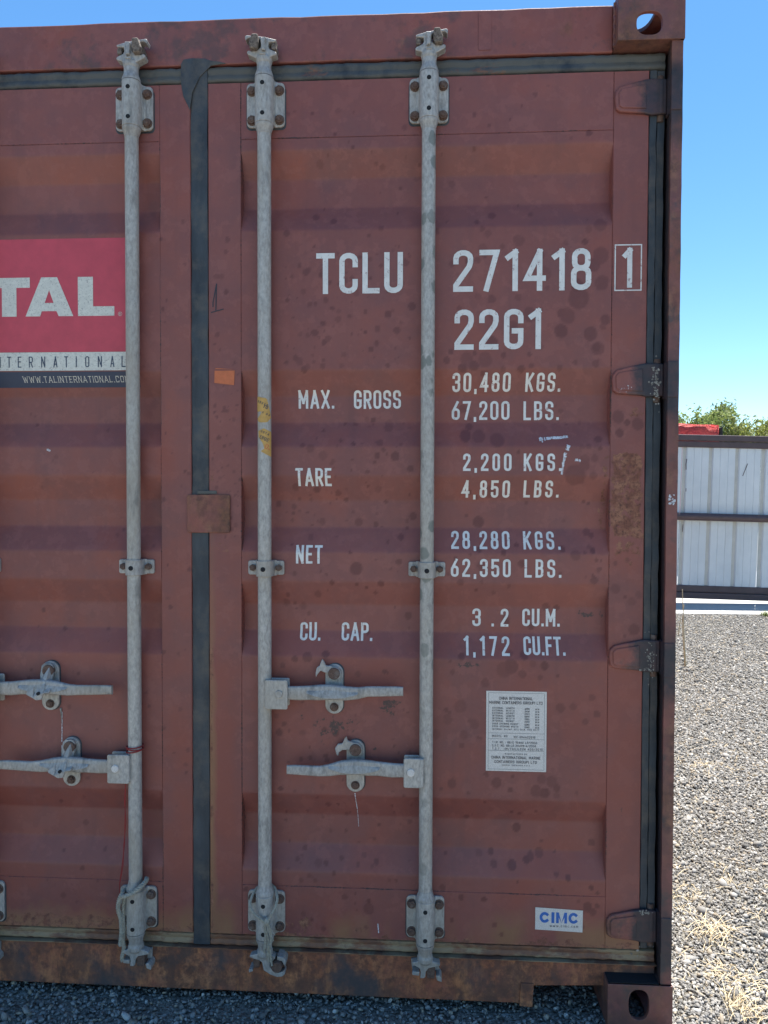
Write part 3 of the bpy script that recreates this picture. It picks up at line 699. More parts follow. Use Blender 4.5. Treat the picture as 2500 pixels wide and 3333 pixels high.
# small burred tab on the far side of the right post
obj('bent_tab', MB().tube([(1.214, .29, 1.385), (1.228, .29, 1.386), (1.236, .285, 1.376), (1.239, .285, 1.362), (1.232, .285, 1.352)], [.005, .006, .007, .006, .003], 6), 'keeper', pR, smooth=60)

# ---- cover plate over the middle joint
cp = obj('cover_plate', MB().ext(rrect(-.037, .078, 1.2545, 1.355, .006), .0385, .0446), 'cover', dR, bevel=.002)
obj('latch_strip', MB().box(-.010, .042, .0425, .0455, 1.3565, 1.3655), 'rubber_top', dR, bevel=.001)

# ------------------------------------------------------------------ locking bars
AX = .020
def bolt(x, z, y, par, rr, r=.0108, mat='rust', washer=True):
    mb = MB()
    if washer: mb.disc(x, z, r * 1.22, y - .0022, y + .001, 16)
    mb.disc(x + rr.uniform(-.0006, .0006), z, r, y - .0085, y - .001, 6, rr.random())
    mb.disc(x, z, r * .55, y - .0105, y - .008, 10)
    return obj('bolt', mb, mat, par, bevel=.0009)
def bracket(x, z0, z1, par, rr, mat='galv'):
    mb = MB(); mb.ext(rrect(x - .0495, x + .0495, z0 + .0015, z1 - .0015, .012, 5), .0375, .0446)
    sec = [(-.032, .0385), (-.027, .036), (-.0245, .031)] + [(.0238 * math.cos(R(a)), AX + .0238 * math.sin(R(a)) * 1.0) for a in range(180, 361, 15)] + [(.0245, .031), (.027, .036), (.032, .0385)]
    mb.extz([(x + a, b) for a, b in sec], z0, z1)
    br = obj('bracket', mb, mat, par, bevel=.0012, smooth=50)
    zc = (z0 + z1) / 2; dz = (z1 - z0) / 2
    for a in (-.0355, .0355):
        for b in (-.66, .60): bolt(x + a, zc + b * dz * 1.02, .0375, par, rr)
    for b in (.62, -.68): obj('drain_hole', MB().disc(x, zc + b * dz, .0056, -.0042, .002, 14), 'black', par)
    # rubber pad edge showing behind
    obj('backing_pad', MB().ext(rrect(x - .052, x + .052, z0 - .003, z1 - .008, .012, 4), .0446, .0449), 'rubber', par)
    return br
CAM_A = [(-18, 44), (-20, 48), (-33, 51), (-35, 56), (-31, 60), (-17, 66), (-13, 72), (-14, 83), (-32, 84), (-34, 89), (-12, 95), (10, 99), (44, 103), (47, 99), (45, 90), (38, 96), (9, 93), (6, 84), (6, 73), (13, 66), (29, 62), (37, 65), (42, 61), (40, 55), (18, 44)]
def bar(x, flip, idx, spot=False, label=None):
    rr = random.Random(100 + idx); s = -1 if flip else 1
    mat = 'galv_spot' if spot else 'galv'
    tp, bt = (2.302, 2.418), (.194, .308)
    mb = MB(); N = 24
    mb.lathe(x, AX, [(.0175, .150)] + [(.0175, .15 + (2.46 - .15) * k / N) for k in range(1, N)] + [(.0175, 2.46)], 24)
    rod = obj('locking_bar', mb, mat, cont, smooth=50, label=label)
    bracket(x, *tp, rod, rr); bracket(x, *bt, rod, rr)
    # collars
    for z, d in ((tp[0] - .001, -1), (tp[1] + .001, 1), (bt[0] - .001, -1), (bt[1] + .001, 1)):
        p = [(.0182, z + d * .024), (.0188, z + d * .018), (.0222, z + d * .009), (.0236, z + d * .004), (.0236, z)]
        obj('collar', MB().lathe(x, AX, p if d < 0 else p[::-1], 24), 'cast_galv', rod, smooth=40)
    # middle guide
    mb = MB(); mb.ext(rrect(x - .0475, x + .0475, 1.1455, 1.1825, .005), .0375, .0446)
    sec = [(-.0285, .0385), (-.0235, .034)] + [(.0218 * math.cos(R(a)), AX + .0215 * math.sin(R(a))) for a in range(180, 361, 18)] + [(.0235, .034), (.0285, .0385)]
    mb.extz([(x + a, b) for a, b in sec], 1.1435, 1.1845); obj('guide', mb, 'cast_galv', rod, bevel=.001, smooth=50)
    for a in (-.034, .034): bolt(x + a, 1.1645, .0375, rod, rr, .0092, washer=False)
    obj('drain_hole', MB().disc(x, 1.163, .0062, -.0021, .004, 14), 'black', rod)
    # top cam
    z0 = 2.418
    mb = MB(); mb.lathe(x, AX, [(.0186, z0 + .010), (.0183, z0 + .034), (.0205, z0 + .040), (.0208, z0 + .047), (.018, z0 + .054)], 20)
    mb.ext([(x + s * a * .001, z0 + b * .001) for a, b in CAM_A], AX - .013, AX + .012)
    mb.ext([(x + s * a * .001, z0 + b * .001) for a, b in ((-7, 60), (3, 62), (5, 92), (-9, 93), (-5, 80))], AX - .021, AX - .012)
    mb.ext([(x + s * a * .001, z0 + b * .001) for a, b in ((-8, 49), (8, 49), (7, 53), (-7, 53))], AX - .022, AX - .010)
    obj('cam', mb, 'cast_galv', rod, bevel=.0034, segs=3)
    mb = MB(); mb.ext([(x + s * a * .001, z0 + b * .001) for a, b in ((11, 99), (27, 100), (35, 76), (32, 63), (14, 61), (10, 78))], -.006, .0445)
    obj('cam_keeper', mb, 'keeper', hd, bevel=.004, segs=3)
    mb = MB(); mb.ext([(x + s * a * .001, z0 + b * .001) for a, b in ((-33, 81), (-24, 83), (-20, 76), (-21, 66), (-33, 67))], .008, .0445)
    obj('keeper_lug', mb, 'keeper', hd, bevel=.003)
    # bottom cam
    z0 = .194; mb = MB(); mb.lathe(x, AX, [(.0165, z0 - .052), (.0205, z0 - .044), (.0205, z0 - .036), (.0180, z0 - .030), (.0183, z0 - .010)], 20)
    if idx != 2:
        o1 = [(-16, -41), (-22, -45), (-32, -47), (-33, -52), (-26, -56), (-14, -62), (-11, -74), (-13, -88), (-3, -88), (1, -84), (2, -71), (9, -61), (27, -57), (38, -54), (39, -50), (32, -46), (17, -42)]
        mb.ext([(x + s * a * .001, z0 + b * .001) for a, b in o1], AX - .011, AX + .010)
        kp = [[(-33, -73), (-14, -73), (-15, -84), (-33, -82)], [(28, -82), (37, -80), (43, -88), (43, -98), (31, -94)]]
        rk = [(3, -62), (26, -60), (25, -90), (4, -90)]
    else:
        o1 = [(-16, -41), (-25, -43), (-38, -46), (-39, -51), (-30, -54), (-14, -58), (-6, -64), (-2, -84), (16, -95), (34, -101), (48, -99), (55, -92), (55, -80), (47, -86), (36, -89), (24, -84), (15, -74), (15, -62), (24, -57), (29, -52), (27, -46), (16, -41)]
        mb.ext([(x + a * .001, z0 + b * .001) for a, b in o1], AX - .011, AX + .010)
        kp = [[(-42, -86), (-32, -84), (-31, -90), (-41, -94)], [(33, -47), (50, -50), (57, -60), (55, -76), (46, -60), (33, -57)]]
        rk = [(-31, -56), (-12, -57), (-13, -80), (-29, -82)]
    obj('cam', mb, 'cast_galv', rod, bevel=.0022, segs=3)
    ss = 1 if idx == 2 else s
    mb = MB()
    for p in kp: mb.ext([(x + ss * a * .001, z0 + b * .001) for a, b in p], .012, .0455)
    mb.ext([(x + ss * a * .001, z0 + b * .001) for a, b in ((-37, -56), (37, -55), (36, -84), (-34, -82))], .037, .0455)
    obj('cam_keeper', mb, 'cast_galv', sr, bevel=.0015)
    mb = MB(); mb.ext([(x + ss * a * .001, z0 + b * .001) for a, b in rk], .012, .037)
    if idx == 2: mb.disc(x + .034, z0 - .072, .0145, .002, .037, 10)
    obj('keeper_lug', mb, 'rust', sr, bevel=.003)
    return rod
bars = [bar(-.594, False, 0), bar(-.1725, False, 1), bar(.1745, True, 2), bar(.595, False, 3, True, 'locking bar mottled with dark water spots')]

# ------------------------------------------------------------------ handles
def loft(mb, secs, n=14):
    """secs: (x, zc, hz, yc, hy) rounded box sections along x"""
    i = len(mb.v)
    for x, zc, hz, yc, hy in secs:
        for k in range(n):
            a = 2 * math.pi * k / n; c, s_ = math.cos(a), math.sin(a); d = (abs(c) ** 4 + abs(s_) ** 4) ** -.25
            mb.v.append((x, yc - hy * c * d, zc + hz * s_ * d))
    m = len(secs); fl = secs[-1][0] < secs[0][0]
    for j in range(m - 1):
        for k in range(n):
            k2 = (k + 1) % n; q = (i + j * n + k, i + (j + 1) * n + k, i + (j + 1) * n + k2, i + j * n + k2); mb.f.append(q if fl else q[::-1])
    a, b = tuple(i + k for k in range(n)), tuple(i + (m - 1) * n + k for k in range(n))
    mb.f += [a if not fl else a[::-1], b[::-1] if not fl else b]
def handle(xr, xh, xc, xe, z, zc, ze, catch, cz0, cz1, style, seed):
    """xr bar axis, xh hub outer edge, xc catch centre, xe grip end; z at hub, zc at catch, ze at grip"""
    rr = random.Random(seed); d = 1 if xe > xh else -1
    secs = [(xh - d * .012, z, .017, AX - .012, .006), (xh + d * .03, z, .0185, AX - .012, .006), (xc - d * .06, zc - .001, .0185, AX - .014, .006), (xc - d * .035, zc, .020, AX - .013, .008),
            (xc, zc + .001, .0195, AX - .010, .010), (xc + d * .035, zc - .001, .018, AX - .014, .008), (xc + d * .065, (zc + ze) / 2 - .003, .0155, AX - .016, .006), (xc + d * .09, ze - .002, .0135, AX - .016, .0055),
            (xe - d * .02, ze, .0125, AX - .016, .005), (xe, ze, .0115, AX - .016, .0045)]
    mb = MB(); loft(mb, secs, 16)
    h = obj('door_handle', mb, 'cast_galv', cont, smooth=50, bevel=.001)
    # scooped top web of the handle at the catch
    mb = MB(); P = []
    for t in np.linspace(-1, 1, 13):
        w_ = .0135 * (1 - abs(t) ** 2.2); P.append((xc + t * .066, w_))
    i = 0
    for x_, w_ in P: mb.v += [(x_, AX - .0262, zc + .001 - w_ * .9 - .001), (x_, AX - .0225, zc + .004), (x_, AX - .015, zc + .006 + w_ * .9)]
    for k in range(len(P) - 1):
        for j in range(2): mb.f.append((k * 3 + j, (k + 1) * 3 + j, (k + 1) * 3 + j + 1, k * 3 + j + 1))
    obj('pressed_web', mb, M['cast_galv'], h, smooth=60)
    # hub clasp on the bar
    a, b = sorted((xr + d * .006, xh)); mb = MB(); mb.ext(rrect(a, b, z - .040, z + .036, .005), AX - .026, AX - .020); mb.ext(rrect(a, b, z - .038, z + .034, .005), AX + .004, AX + .010)
    a2, b2 = sorted((xr + d * .006, xr + d * .022)); mb.box(a2, b2, AX - .021, AX + .005, z - .036, z + .032)
    obj('hub_clasp', mb, 'galv', h, bevel=.002)
    obj('rivet', MB().disc((xh + xr + d * .02) / 2, z, .0098, AX - .0300, AX - .025, 16), 'plate' if seed in (2, 4) else 'cast_galv', h, bevel=.0014)
    # catch plate
    mb = MB(); mb.ext(rrect(xc - .0235, xc + .0235, cz0, cz1, .0232, 7), .037, .0446)
    cpn = obj('catch_plate', mb, 'galv', h, bevel=.0015)
    obj('backing_pad', MB().ext(rrect(xc - .021, xc + .026, cz0 - .001, cz1 + .002, .023, 7), .0446, .0449), 'rubber', h)
    mb = MB(); mb.disc(xc + .001, cz1 - .022, .0155, .021, .0345, 18); obj('bolt', mb, 'rust', h, bevel=.002); obj('washer', MB().disc(xc + .001, cz1 - .022, .019, .0345, .0375, 20), 'cast_galv', h, bevel=.001)
    bolt(xc, cz0 + .018, .0375, h, rr, .0095)
    if style == 1:    # raised hooked keeper, swung up and open
        o = [(-.001, -.006), (.012, -.018), (.018, -.008), (.018, .004), (.008, .016), (-.008, .019), (-.022, .020), (-.025, .028), (-.030, .037), (-.034, .032), (-.038, .020), (-.046, .014), (-.049, .000), (-.048, -.012), (-.044, -.004), (-.036, .006), (-.026, .002), (-.014, -.001)]
        if d < 0: o = [(-.001, -.006), (.012, -.018), (.018, -.008), (.018, .004), (.008, .017), (-.010, .020), (-.020, .023), (-.024, .034), (-.029, .028), (-.034, .016), (-.046, .014), (-.054, .002), (-.050, -.014), (-.045, -.018), (-.043, -.008), (-.034, -.002), (-.020, -.001)]
        obj('hook', MB().ext([(xc + .001 + a_, cz1 - .022 + b_) for a_, b_ in o], .026, .034), 'cast_galv', h, bevel=.0022)
    else:             # hooked keeper hanging down over the handle
        o = [(-.016, .012), (-.008, .019), (.010, .019), (.017, .010), (.018, -.010), (.016, -.024), (.027, -.044), (.024, -.050), (.010, -.052), (.004, -.068), (-.010, -.070), (-.020, -.064), (-.036, -.056), (-.036, -.050), (-.022, -.038), (-.016, -.024), (-.020, -.010)]
        mb = MB(); n_ = len(o); oo = [(xc - .002 + a_, cz1 - .022 + b_) for a_, b_ in o]
        mb.ext(oo, .026, .033)
        for k, v in enumerate(mb.v):     # lower lip curls forward over the handle
            t = max(0, min(1, ((cz1 - .022) - v[2] - .014) / .035)); mb.v[k] = (v[0], v[1] - .040 * sm(t), v[2])
        obj('hook', mb, 'cast_galv', h, bevel=.0018)
        obj('drain_hole', MB().disc(xc - .006, cz1 - .022 - .052, .0045, -.0155, -.010, 12), 'black', h)
    # raised foundry letters along the grip
    g0, g1 = sorted((xc + d * .095, xe - d * .01)); yy = AX - .0217
    P = text_polys('SAEJIN', g0, (g0 + g1) / 2 + .01, ze + .001, ze + .0095, .0013, .5)
    Q = [[(g0 + g1 - a_, 2 * ze - b_) for a_, b_ in p] for p in P]
    decal('raised_lettering', P + Q, 'galv', h, .0004, fn=lambda a_, b_: yy)
    return h
handle(.1745, .239, .3545, .536, .843, .846, .8535, 0, .782, .913, 1, 1)
handle(.595, .538, .4105, .236, .648, .653, .6445, 0, .577, .714, 1, 2)
handle(-.594, -.530, -.4105, -.226, .841, .846, .843, 0, .776, .908, 0, 3)
handle(-.1725, -.237, -.354, -.530, .639, .642, .638, 0, .572, .704, 2, 4)
obj('weld_drip', MB().tube([(-.385, .043, .78), (-.384, .044, .765), (-.383, .044, .74)], [.003, .0016, .0006], 5), 'chip', dL)

# ------------------------------------------------------------------ lettering on the doors
def words(txt, x0, x1, z0, z1, t, wf=.34, par=None, mat='white'):
    n = txt.replace('  ', ' ')
    return decal('lettering', text_polys(txt, x0, x1, z0, z1, t, wf), mat, par or dR, label='white painted "%s"' % n if mat == 'white' else None)
T1, T2 = .0138, .0064
words('TCLU', .305, .530, 1.876, 1.981, T1, .46); words('271418', .659, 1.008, 1.877, 1.983, T1, .48)
words('1', 1.0865, 1.110, 1.882, 1.982, .0125, .6)
bx = []
for a in (quad(1.066, 1.134, 1.988, 1.991), quad(1.066, 1.134, 1.874, 1.877), quad(1.066, 1.069, 1.877, 1.988), quad(1.131, 1.134, 1.877, 1.988)): bx.append(a)
decal('lettering_box', bx, 'white', dR, label='thin white box round the check digit')
words('22G1', .663, .883, 1.729, 1.832, T1, .48)
for txt, a, b, c, d in [('30,480', .659, .809, 1.624, 1.671), ('KGS.', .847, .937, 1.624, 1.670), ('67,200', .658, .808, 1.552, 1.601), ('LBS.', .844, .935, 1.551, 1.600), ('MAX.', .254, .349, 1.583, 1.631), ('GROSS', .401, .525, 1.582, 1.630),
        ('2,200', .687, .811, 1.418, 1.463), ('KGS.', .842, .938, 1.418, 1.463), ('4,850', .684, .809, 1.349, 1.394), ('LBS.', .844, .935, 1.350, 1.394), ('TARE', .250, .345, 1.378, 1.425), ('28,280', .658, .809, 1.216, 1.262),
        ('KGS.', .844, .939, 1.216, 1.262), ('62,350', .657, .811, 1.144, 1.191), ('LBS.', .846, .940, 1.144, 1.191), ('NET', .252, .322, 1.175, 1.223), ('3', .715, .737, 1.011, 1.058), ('.2', .765, .809, 1.011, 1.058), ('CU.M.', .845, .942, 1.013, 1.059),
        ('CU.', .259, .314, .969, 1.016), ('CAP.', .370, .452, .970, 1.017), ('1,172', .692, .811, .939, .986), ('CU.FT.', .847, .954, .942, .987)]:
    words(txt, a, b, c, d, T2, .43)
# white scrapes over the numbers
def scrape(pts, wds, seed, par=dR, mat='scrape', name='paint_scrape'):
    rr = random.Random(seed); P = []
    for k in range(len(pts) - 1):
        (x0, z0), (x1, z1) = pts[k], pts[k + 1]; n = 9
        for j in range(n):
            if rr.random() < .04: continue
            t0, t1 = j / n, (j + 1.15) / n; w0 = wds[k] * rr.uniform(.7, 1.25); dx, dz = x1 - x0, z1 - z0; L = math.hypot(dx, dz); nx, nz = -dz / L, dx / L; o = rr.uniform(-.3, .3) * wds[k]
            a = (x0 + dx * t0 + nx * o, z0 + dz * t0 + nz * o); b = (x0 + dx * t1 + nx * o, z0 + dz * t1 + nz * o)
            P.append([(a[0] - nx * w0, a[1] - nz * w0), (b[0] - nx * w0 * rr.uniform(.5, 1), b[1] - nz * w0), (b[0] + nx * w0 * .7, b[1] + nz * w0 * rr.uniform(.4, 1)), (a[0] + nx * w0, a[1] + nz * w0)])
    return decal(name, P, mat, par, .0011)
scrape([(.882, 1.499), (.905, 1.503), (.955, 1.506)], [.0042, .0035], 1); scrape([(.957, 1.484), (.945, 1.455), (.938, 1.41)], [.0045, .003], 2)
scrape([(.972, 1.447), (.986, 1.444)], [.0035], 3); scrape([(.885, 1.506), (.89, 1.492)], [.002], 4)
scrape([(.47, .225), (.472, .20)], [.0015], 6); scrape([(-.475, .0), (-.47, .0)], [.0001], 7) if False else None
scrape([(.409, .571), (.413, .52), (.416, .47)], [.0010, .0007], 8); scrape([(-.382, .77), (-.383, .68), (-.381, .60)], [.0012, .0010], 9)
scrape([(-.418, 1.474), (-.408, 1.471)], [.0025], 10, dL)
# marker digit
decal('marker_scrawl', [q for pl in ([(.033, 1.847), (.033, 1.858), (.0425, 1.905), (.0405, 1.838)], [(.029, 1.832), (.060, 1.840)]) for q in stroke(pl, .0028)], 'marker', dR, label='hand-drawn black 1')
decal('orange_sticker', [[(.036, 1.648), (.037, 1.684), (.041, 1.6865), (.0905, 1.683), (.0885, 1.642)]], 'orange', dR, .0012)

# company decal, left door
x0, x1 = -.612, -.169
decal('decal_panel', [quad(x0, x1, 1.732, 2.030)], 'decal_red', dL, .0008, 'crimson panel of the company decal'); decal('decal_panel', [quad(x0, x1, 1.683, 1.7315)], 'decal_white', dL, .0008, 'off-white strip of the company decal'); decal('decal_panel', [quad(x0, x1, 1.6405, 1.6825)], 'decal_navy', dL, .0008, 'navy strip of the company decal')
def L_(x, y): return (-.5455 + x * 1 / 1.8433 * .000841, 1.929 - (y - 382) / 1.8433 * .000852)
LET = []
LET += [[L_(-63, 440), L_(187, 440), L_(187, 382), L_(-63, 382)], [L_(18, 604), L_(106, 604), L_(106, 440), L_(18, 440)]]
LET += [[L_(160, 604), L_(248, 604), L_(258, 575), L_(275, 528), L_(302, 455), L_(302, 382), L_(255, 382)], [L_(302, 382), L_(302, 455), L_(328, 528), L_(345, 575), L_(358, 604), L_(445, 604), L_(350, 382)], [L_(258, 575), L_(345, 575), L_(328, 528), L_(275, 528)]]
LET += [[L_(473, 604), L_(563, 604), L_(563, 382), L_(473, 382)], [L_(563, 604), L_(688, 604), L_(688, 550), L_(563, 550)]]
decal('lettering', LET, 'decal_white', dL, .0013, 'heavy off-white "TAL"')
cx, cz = L_(722, 594)
decal('registered_mark', stroke(arc(cx, cz, .005, .005, 0, 360, 16), .0009) + text_polys('R', cx - .0018, cx + .0018, cz - .003, cz + .003, .0009, .5), 'decal_white', dL, .0013)
P = []
for ch, c in zip('INTERNATIONAL', (-60, -5, 58, 122, 188, 262, 335, 400, 460, 525, 600, 674, 741)):
    x_ = L_(c, 0)[0]; w_ = .011 if ch != 'I' else .003
    P += text_polys(ch, x_ - w_ / 2, x_ + w_ / 2, 1.6915, 1.7205, .0026, .40)
decal('lettering', P, 'decal_navy', dL, .0013, 'thin navy "INTERNATIONAL"')
def serif_polys(txt, x0, x1, z0, z1, t):
    P = text_polys(txt, x0, x1, z0, z1, t, .6); out = list(P)
    H = z1 - z0
    for p in P:
        for z_ in (z0, z1):
            xs_ = [a for a, b in p if abs(b - z_) < t * .9]
            if xs_ and len(xs_) <= 3 and (max(xs_) - min(xs_)) < t * 1.8: c = sum(xs_) / len(xs_); out.append(quad(c - t * 1.3, c + t * 1.3, z_ - t * .25 if z_ == z0 else z_ - t * .4, z_ + t * .4 if z_ == z0 else z_ + t * .25))
    return out
decal('lettering', serif_polys('WWW.TALINTERNATIONAL.COM', -.486, -.1955, 1.6535, 1.6685, .0013), 'decal_white', dL, .0013, 'small off-white "WWW.TALINTERNATIONAL.COM"')

# data plate
PX0, PX1, PZ0, PZ1 = .7505, .9055, .6395, .8485
decal('data_plate', [quad(PX0, PX1, PZ0, PZ1)], 'plate', dR, .0010, 'pale rectangular maker and dimension sticker')
def pp(u, v): return PX0 + (u - 273) / 404 * (PX1 - PX0), PZ1 - (v - 205) / 540 * (PZ1 - PZ0)
P = []
def ln(txt, u0, u1, vc, h, t=.0009, wf=.62):
    x0, z0 = pp(u0, vc + h / 2); x1, z1 = pp(u1, vc - h / 2); return text_polys(txt, x0, x1, z0, z1, t, wf)
for a in ((358, 585, 253, 20, 'CHINA INTERNATIONAL'), (293, 650, 282, 20, 'MARINE CONTAINERS (GROUP) LTD')): P += ln(a[4], *a[:4], .00115)
rows = [('EXTERNAL', 'LENGTH', '6058'), ('EXTERNAL', 'WIDTH', '2438'), ('EXTERNAL', 'HEIGHT', '2591'), ('INTERNAL', 'LENGTH', '5898'), ('INTERNAL', 'WIDTH', '2352'), ('INTERNAL', 'HEIGHT', '2393')]
for k, (a, b, c) in enumerate(rows):
    v = 319 + k * 17.4; P += ln(a, 314, 388, v, 12, .0008) + ln(b, 406, 462, v, 12, .0008) + ln(c, 530, 563, v + 3, 12, .0008) + ln('MM', 602, 627, v + 5, 12, .0008)
for k, (a, c) in enumerate((('DOOR OPENING HEIGHT', '2280'), ('DOOR OPENING WIDTH', '2340'))):
    v = 425 + k * 18; P += ln(a, 314, 488, v, 12, .0008) + ln(c, 530, 563, v + 3, 12, .0008) + ln('MM', 602, 627, v + 5, 12, .0008)
P += ln('INTERNAL CU.CAP. 33.2 CU.M. 1172 CU.FT', 314, 628, 462, 11, .0007)
P += ln('MODEL No'.upper(), 314, 416, 508, 15) + ln('1CC-096A22G1G', 456, 603, 513, 15)
P += ln('T.I.R. NO. : GB/C 15460 LR/2006', 314, 615, 550, 15) + ln('C.S.C. NO. GB-LR 20498-4/2006', 314, 608, 572, 15) + ln('T.C.T.  :IM/TAILILEUM 400/2010', 314, 652, 594, 15)
P += ln('MANUFACTURED BY', 400, 548, 628, 10, .0007) + ln('CHINA INTERNATIONAL MARINE', 310, 638, 652, 19, .00115) + ln('CONTAINERS (GROUP) LTD', 330, 614, 681, 19, .00115) + ln('SHEKOU SHENZHEN P.R.C', 380, 568, 704, 9, .0006)
for v in (217, 488, 527, 606, 732): x_, z_ = pp(288, v); x2, _ = pp(662, v); P.append(quad(x_, x2, z_ - .0003, z_ + .0003))
for u in (288, 662): x_, z_ = pp(u, 732); _, z2 = pp(u, 217); P.append(quad(x_ - .0003, x_ + .0003, z_, z2))
decal('plate_lettering', P, 'ink', dR, .0014)
# maker sticker at the foot
decal('maker_sticker', [[(.8805, .2255), (1.0025, .2215), (1.0032, .279), (.881, .284)]], 'plate', dR, .0010, 'pale sticker with blue maker lettering')
P = []
for kk, (a_, b_) in enumerate(((.892, .918), (.9225, .930), (.9345, .9625), (.966, .992))):
    cx_, cz_, hw, hh, tt = (a_ + b_) / 2, .2582, (b_ - a_) / 2, .0142, .0072
    if kk in (0, 3): P += stroke(arc(cx_, cz_, hw - tt / 2, hh - tt / 2, 48, 312, 16), tt)
    elif kk == 1: P.append(quad(a_, b_, cz_ - hh, cz_ + hh))
    else: P += [quad(a_, a_ + .0068, cz_ - hh, cz_ + hh), quad(b_ - .0068, b_, cz_ - hh, cz_ + hh), [(a_ + .0068, cz_ + hh), (a_ + .0068, cz_ + .001), (cx_, cz_ - hh)], [(b_ - .0068, cz_ + hh), (cx_, cz_ - hh), (b_ - .0068, cz_ + .001)]]
decal('lettering', P, 'blue', dR, .0014, 'bold blue "CIMC"'); decal('lettering', text_polys('www.cimc.com', .918, .991, .2335, .2405, .0009, .6), 'ink', dR, .0014, 'tiny "www.cimc.com"')

# torn warning tape wrapped round the second bar
def tape(name, outline, mat, lift, par=bars[2]):
    """outline in (x offset from bar axis, z) wrapped on the bar"""
    xa = .1745
    mb = MB(); zs_ = sorted(set([round(p[1], 5) for p in outline]))
    zz = np.linspace(min(zs_), max(zs_), 40)
    def span(z):
        c = []
        for k in range(len(outline)):
            a, b = outline[k], outline[(k + 1) % len(outline)]
            if (a[1] - z) * (b[1] - z) < 0: c.append(a[0] + (z - a[1]) / (b[1] - a[1]) * (b[0] - a[0]))
        return (min(c), max(c)) if len(c) >= 2 else None
    rad = .0175 + lift; last = None
    for z in zz:
        s_ = span(z)
        if not s_: last = None; continue
        row = [max(-.99 * rad, min(.99 * rad, s_[0] + (s_[1] - s_[0]) * j / 12)) for j in range(13)]
        i = len(mb.v); mb.v += [(xa + a, AX - math.sqrt(max(rad * rad - a * a, 0)), z) for a in row]
        if last is not None:
            for j in range(12): mb.f.append((last + j, last + j + 1, i + j + 1, i + j))
        last = i
    return obj(name, mb, mat, par, smooth=60)
def wrap_text(txt, xo, zo, h, wlen, ang, t, mat, lift=.0012):
    P = text_polys(txt, 0, wlen, 0, h, t, .6); ca, sa = math.cos(ang), math.sin(ang); out = []
    for p in P:
        q = [(xo + a * ca - b * sa, zo + a * sa + b * ca) for a, b in p]
        if all(-.0172 < a[0] < .0172 for a in q): out.append([(.1745 + a, b) for a, b in q])
    rad = .0175 + lift
    decal('tape_lettering', out, mat, bars[2], 0, fn=lambda a, b: AX - math.sqrt(max(rad * rad - (a - .1745) ** 2, 0)))
zt = 1.607   # top of the upper torn piece
def Z_(v): return 1.6075 - (v - 1307) * .000772
def X_(u): return (u - 864.) * .000772
def tp_(pts): return [(X_(700 + a / 4.423), Z_(1200 + b / 4.423)) for a, b in pts]
tape('warning_tape', tp_([(612, 478), (640, 470), (700, 492), (760, 500), (785, 520), (800, 600), (820, 700), (828, 790), (790, 850), (720, 868), (650, 845), (632, 800), (690, 740), (712, 690), (705, 600), (670, 640), (645, 690), (628, 700)]), 'yellow', .0008)
tape('warning_tape', tp_([(650, 980), (740, 945), (830, 990), (850, 1100), (838, 1200), (832, 1360), (690, 1280), (745, 1240), (720, 1160), (655, 1070)]), 'yellow', .0008)
for txt, u, v, hh, ww, tt, mm in (('ODUTO', 636, 560, 34, 165, .0016, 'ink'), ('TOX', 722, 640, 50, 110, .0024, 'ink'), ('O DE', 712, 722, 28, 110, .0014, 'ink'), ('USTAO', 690, 1000, 34, 160, .0013, 'ink'), ('ERGEN', 668, 1090, 52, 180, .0018, 'ink'), ('03', 745, 1235, 70, 95, .0024, 'orange')):
    wrap_text(txt, X_(700 + u / 4.423), Z_(1200 + v / 4.423), hh / 4.423 * .00077, ww / 4.423 * .00077, R(-24), tt * .75, mm)
wrap_text('--', X_(700 + 640 / 4.423), Z_(1200 + 800 / 4.423), .002, .034, R(-25), .0009, 'ink'); wrap_text('--', X_(700 + 690 / 4.423), Z_(1200 + 1285 / 4.423), .002, .034, R(-32), .0013, 'ink')

# ------------------------------------------------------------------ rope and string (things of their own)
def twist(mb, path, rad, pitch=.018, strands=3, sub=3):
    P = [Vector(p) for p in path]; Q = []
    for k in range(len(P) - 1):
        p0, p1, p2, p3 = P[max(k - 1, 0)], P[k], P[k + 1], P[min(k + 2, len(P) - 1)]; L = (p2 - p1).length; n = max(2, int(L / .0022))
        for j in range(n):
            t = j / n; Q.append(.5 * ((2 * p1) + (-p0 + p2) * t + (2 * p0 - 5 * p1 + 4 * p2 - p3) * t * t + (-p0 + 3 * p1 - 3 * p2 + p3) * t ** 3))
    Q.append(P[-1]); s_ = 0; nrm = None; rows = [[] for _ in range(strands)]
    for k, q in enumerate(Q):
        if k: s_ += (q - Q[k - 1]).length
        t = (Q[min(k + 1, len(Q) - 1)] - Q[max(k - 1, 0)]).normalized()
        if nrm is None: nrm = t.orthogonal().normalized()
        nrm = (nrm - t * nrm.dot(t)).normalized(); b = t.cross(nrm)
        for m in range(strands):
            a = 2 * math.pi * (s_ / pitch + m / strands); rows[m].append(q + (nrm * math.cos(a) + b * math.sin(a)) * rad * .55)
    for r0 in rows: mb.tube(r0, rad * .62, 5)
xa = -.1725
mb = MB()
lp = [(xa + .031 * math.cos(a), AX - .008 + .030 * math.sin(a), .318 + .017 * math.cos(a - .2)) for a in np.linspace(R(30), R(-215), 16)]
twist(mb, lp, .0058)
twist(mb, [(xa - .026, -.002, .309), (xa - .036, .000, .290), (xa - .041, .004, .262), (xa - .036, .008, .235), (xa - .035, .010, .205), (xa - .036, .010, .185), (xa - .040, .012, .160)], .0056)
twist(mb, [(xa - .022, .006, .300), (xa - .030, .012, .27), (xa - .031, .012, .235), (xa - .030, .014, .20), (xa - .033, .014, .175), (xa - .031, .014, .15), (xa - .036, .014, .125), (xa - .034, .014, .117)], .0050)
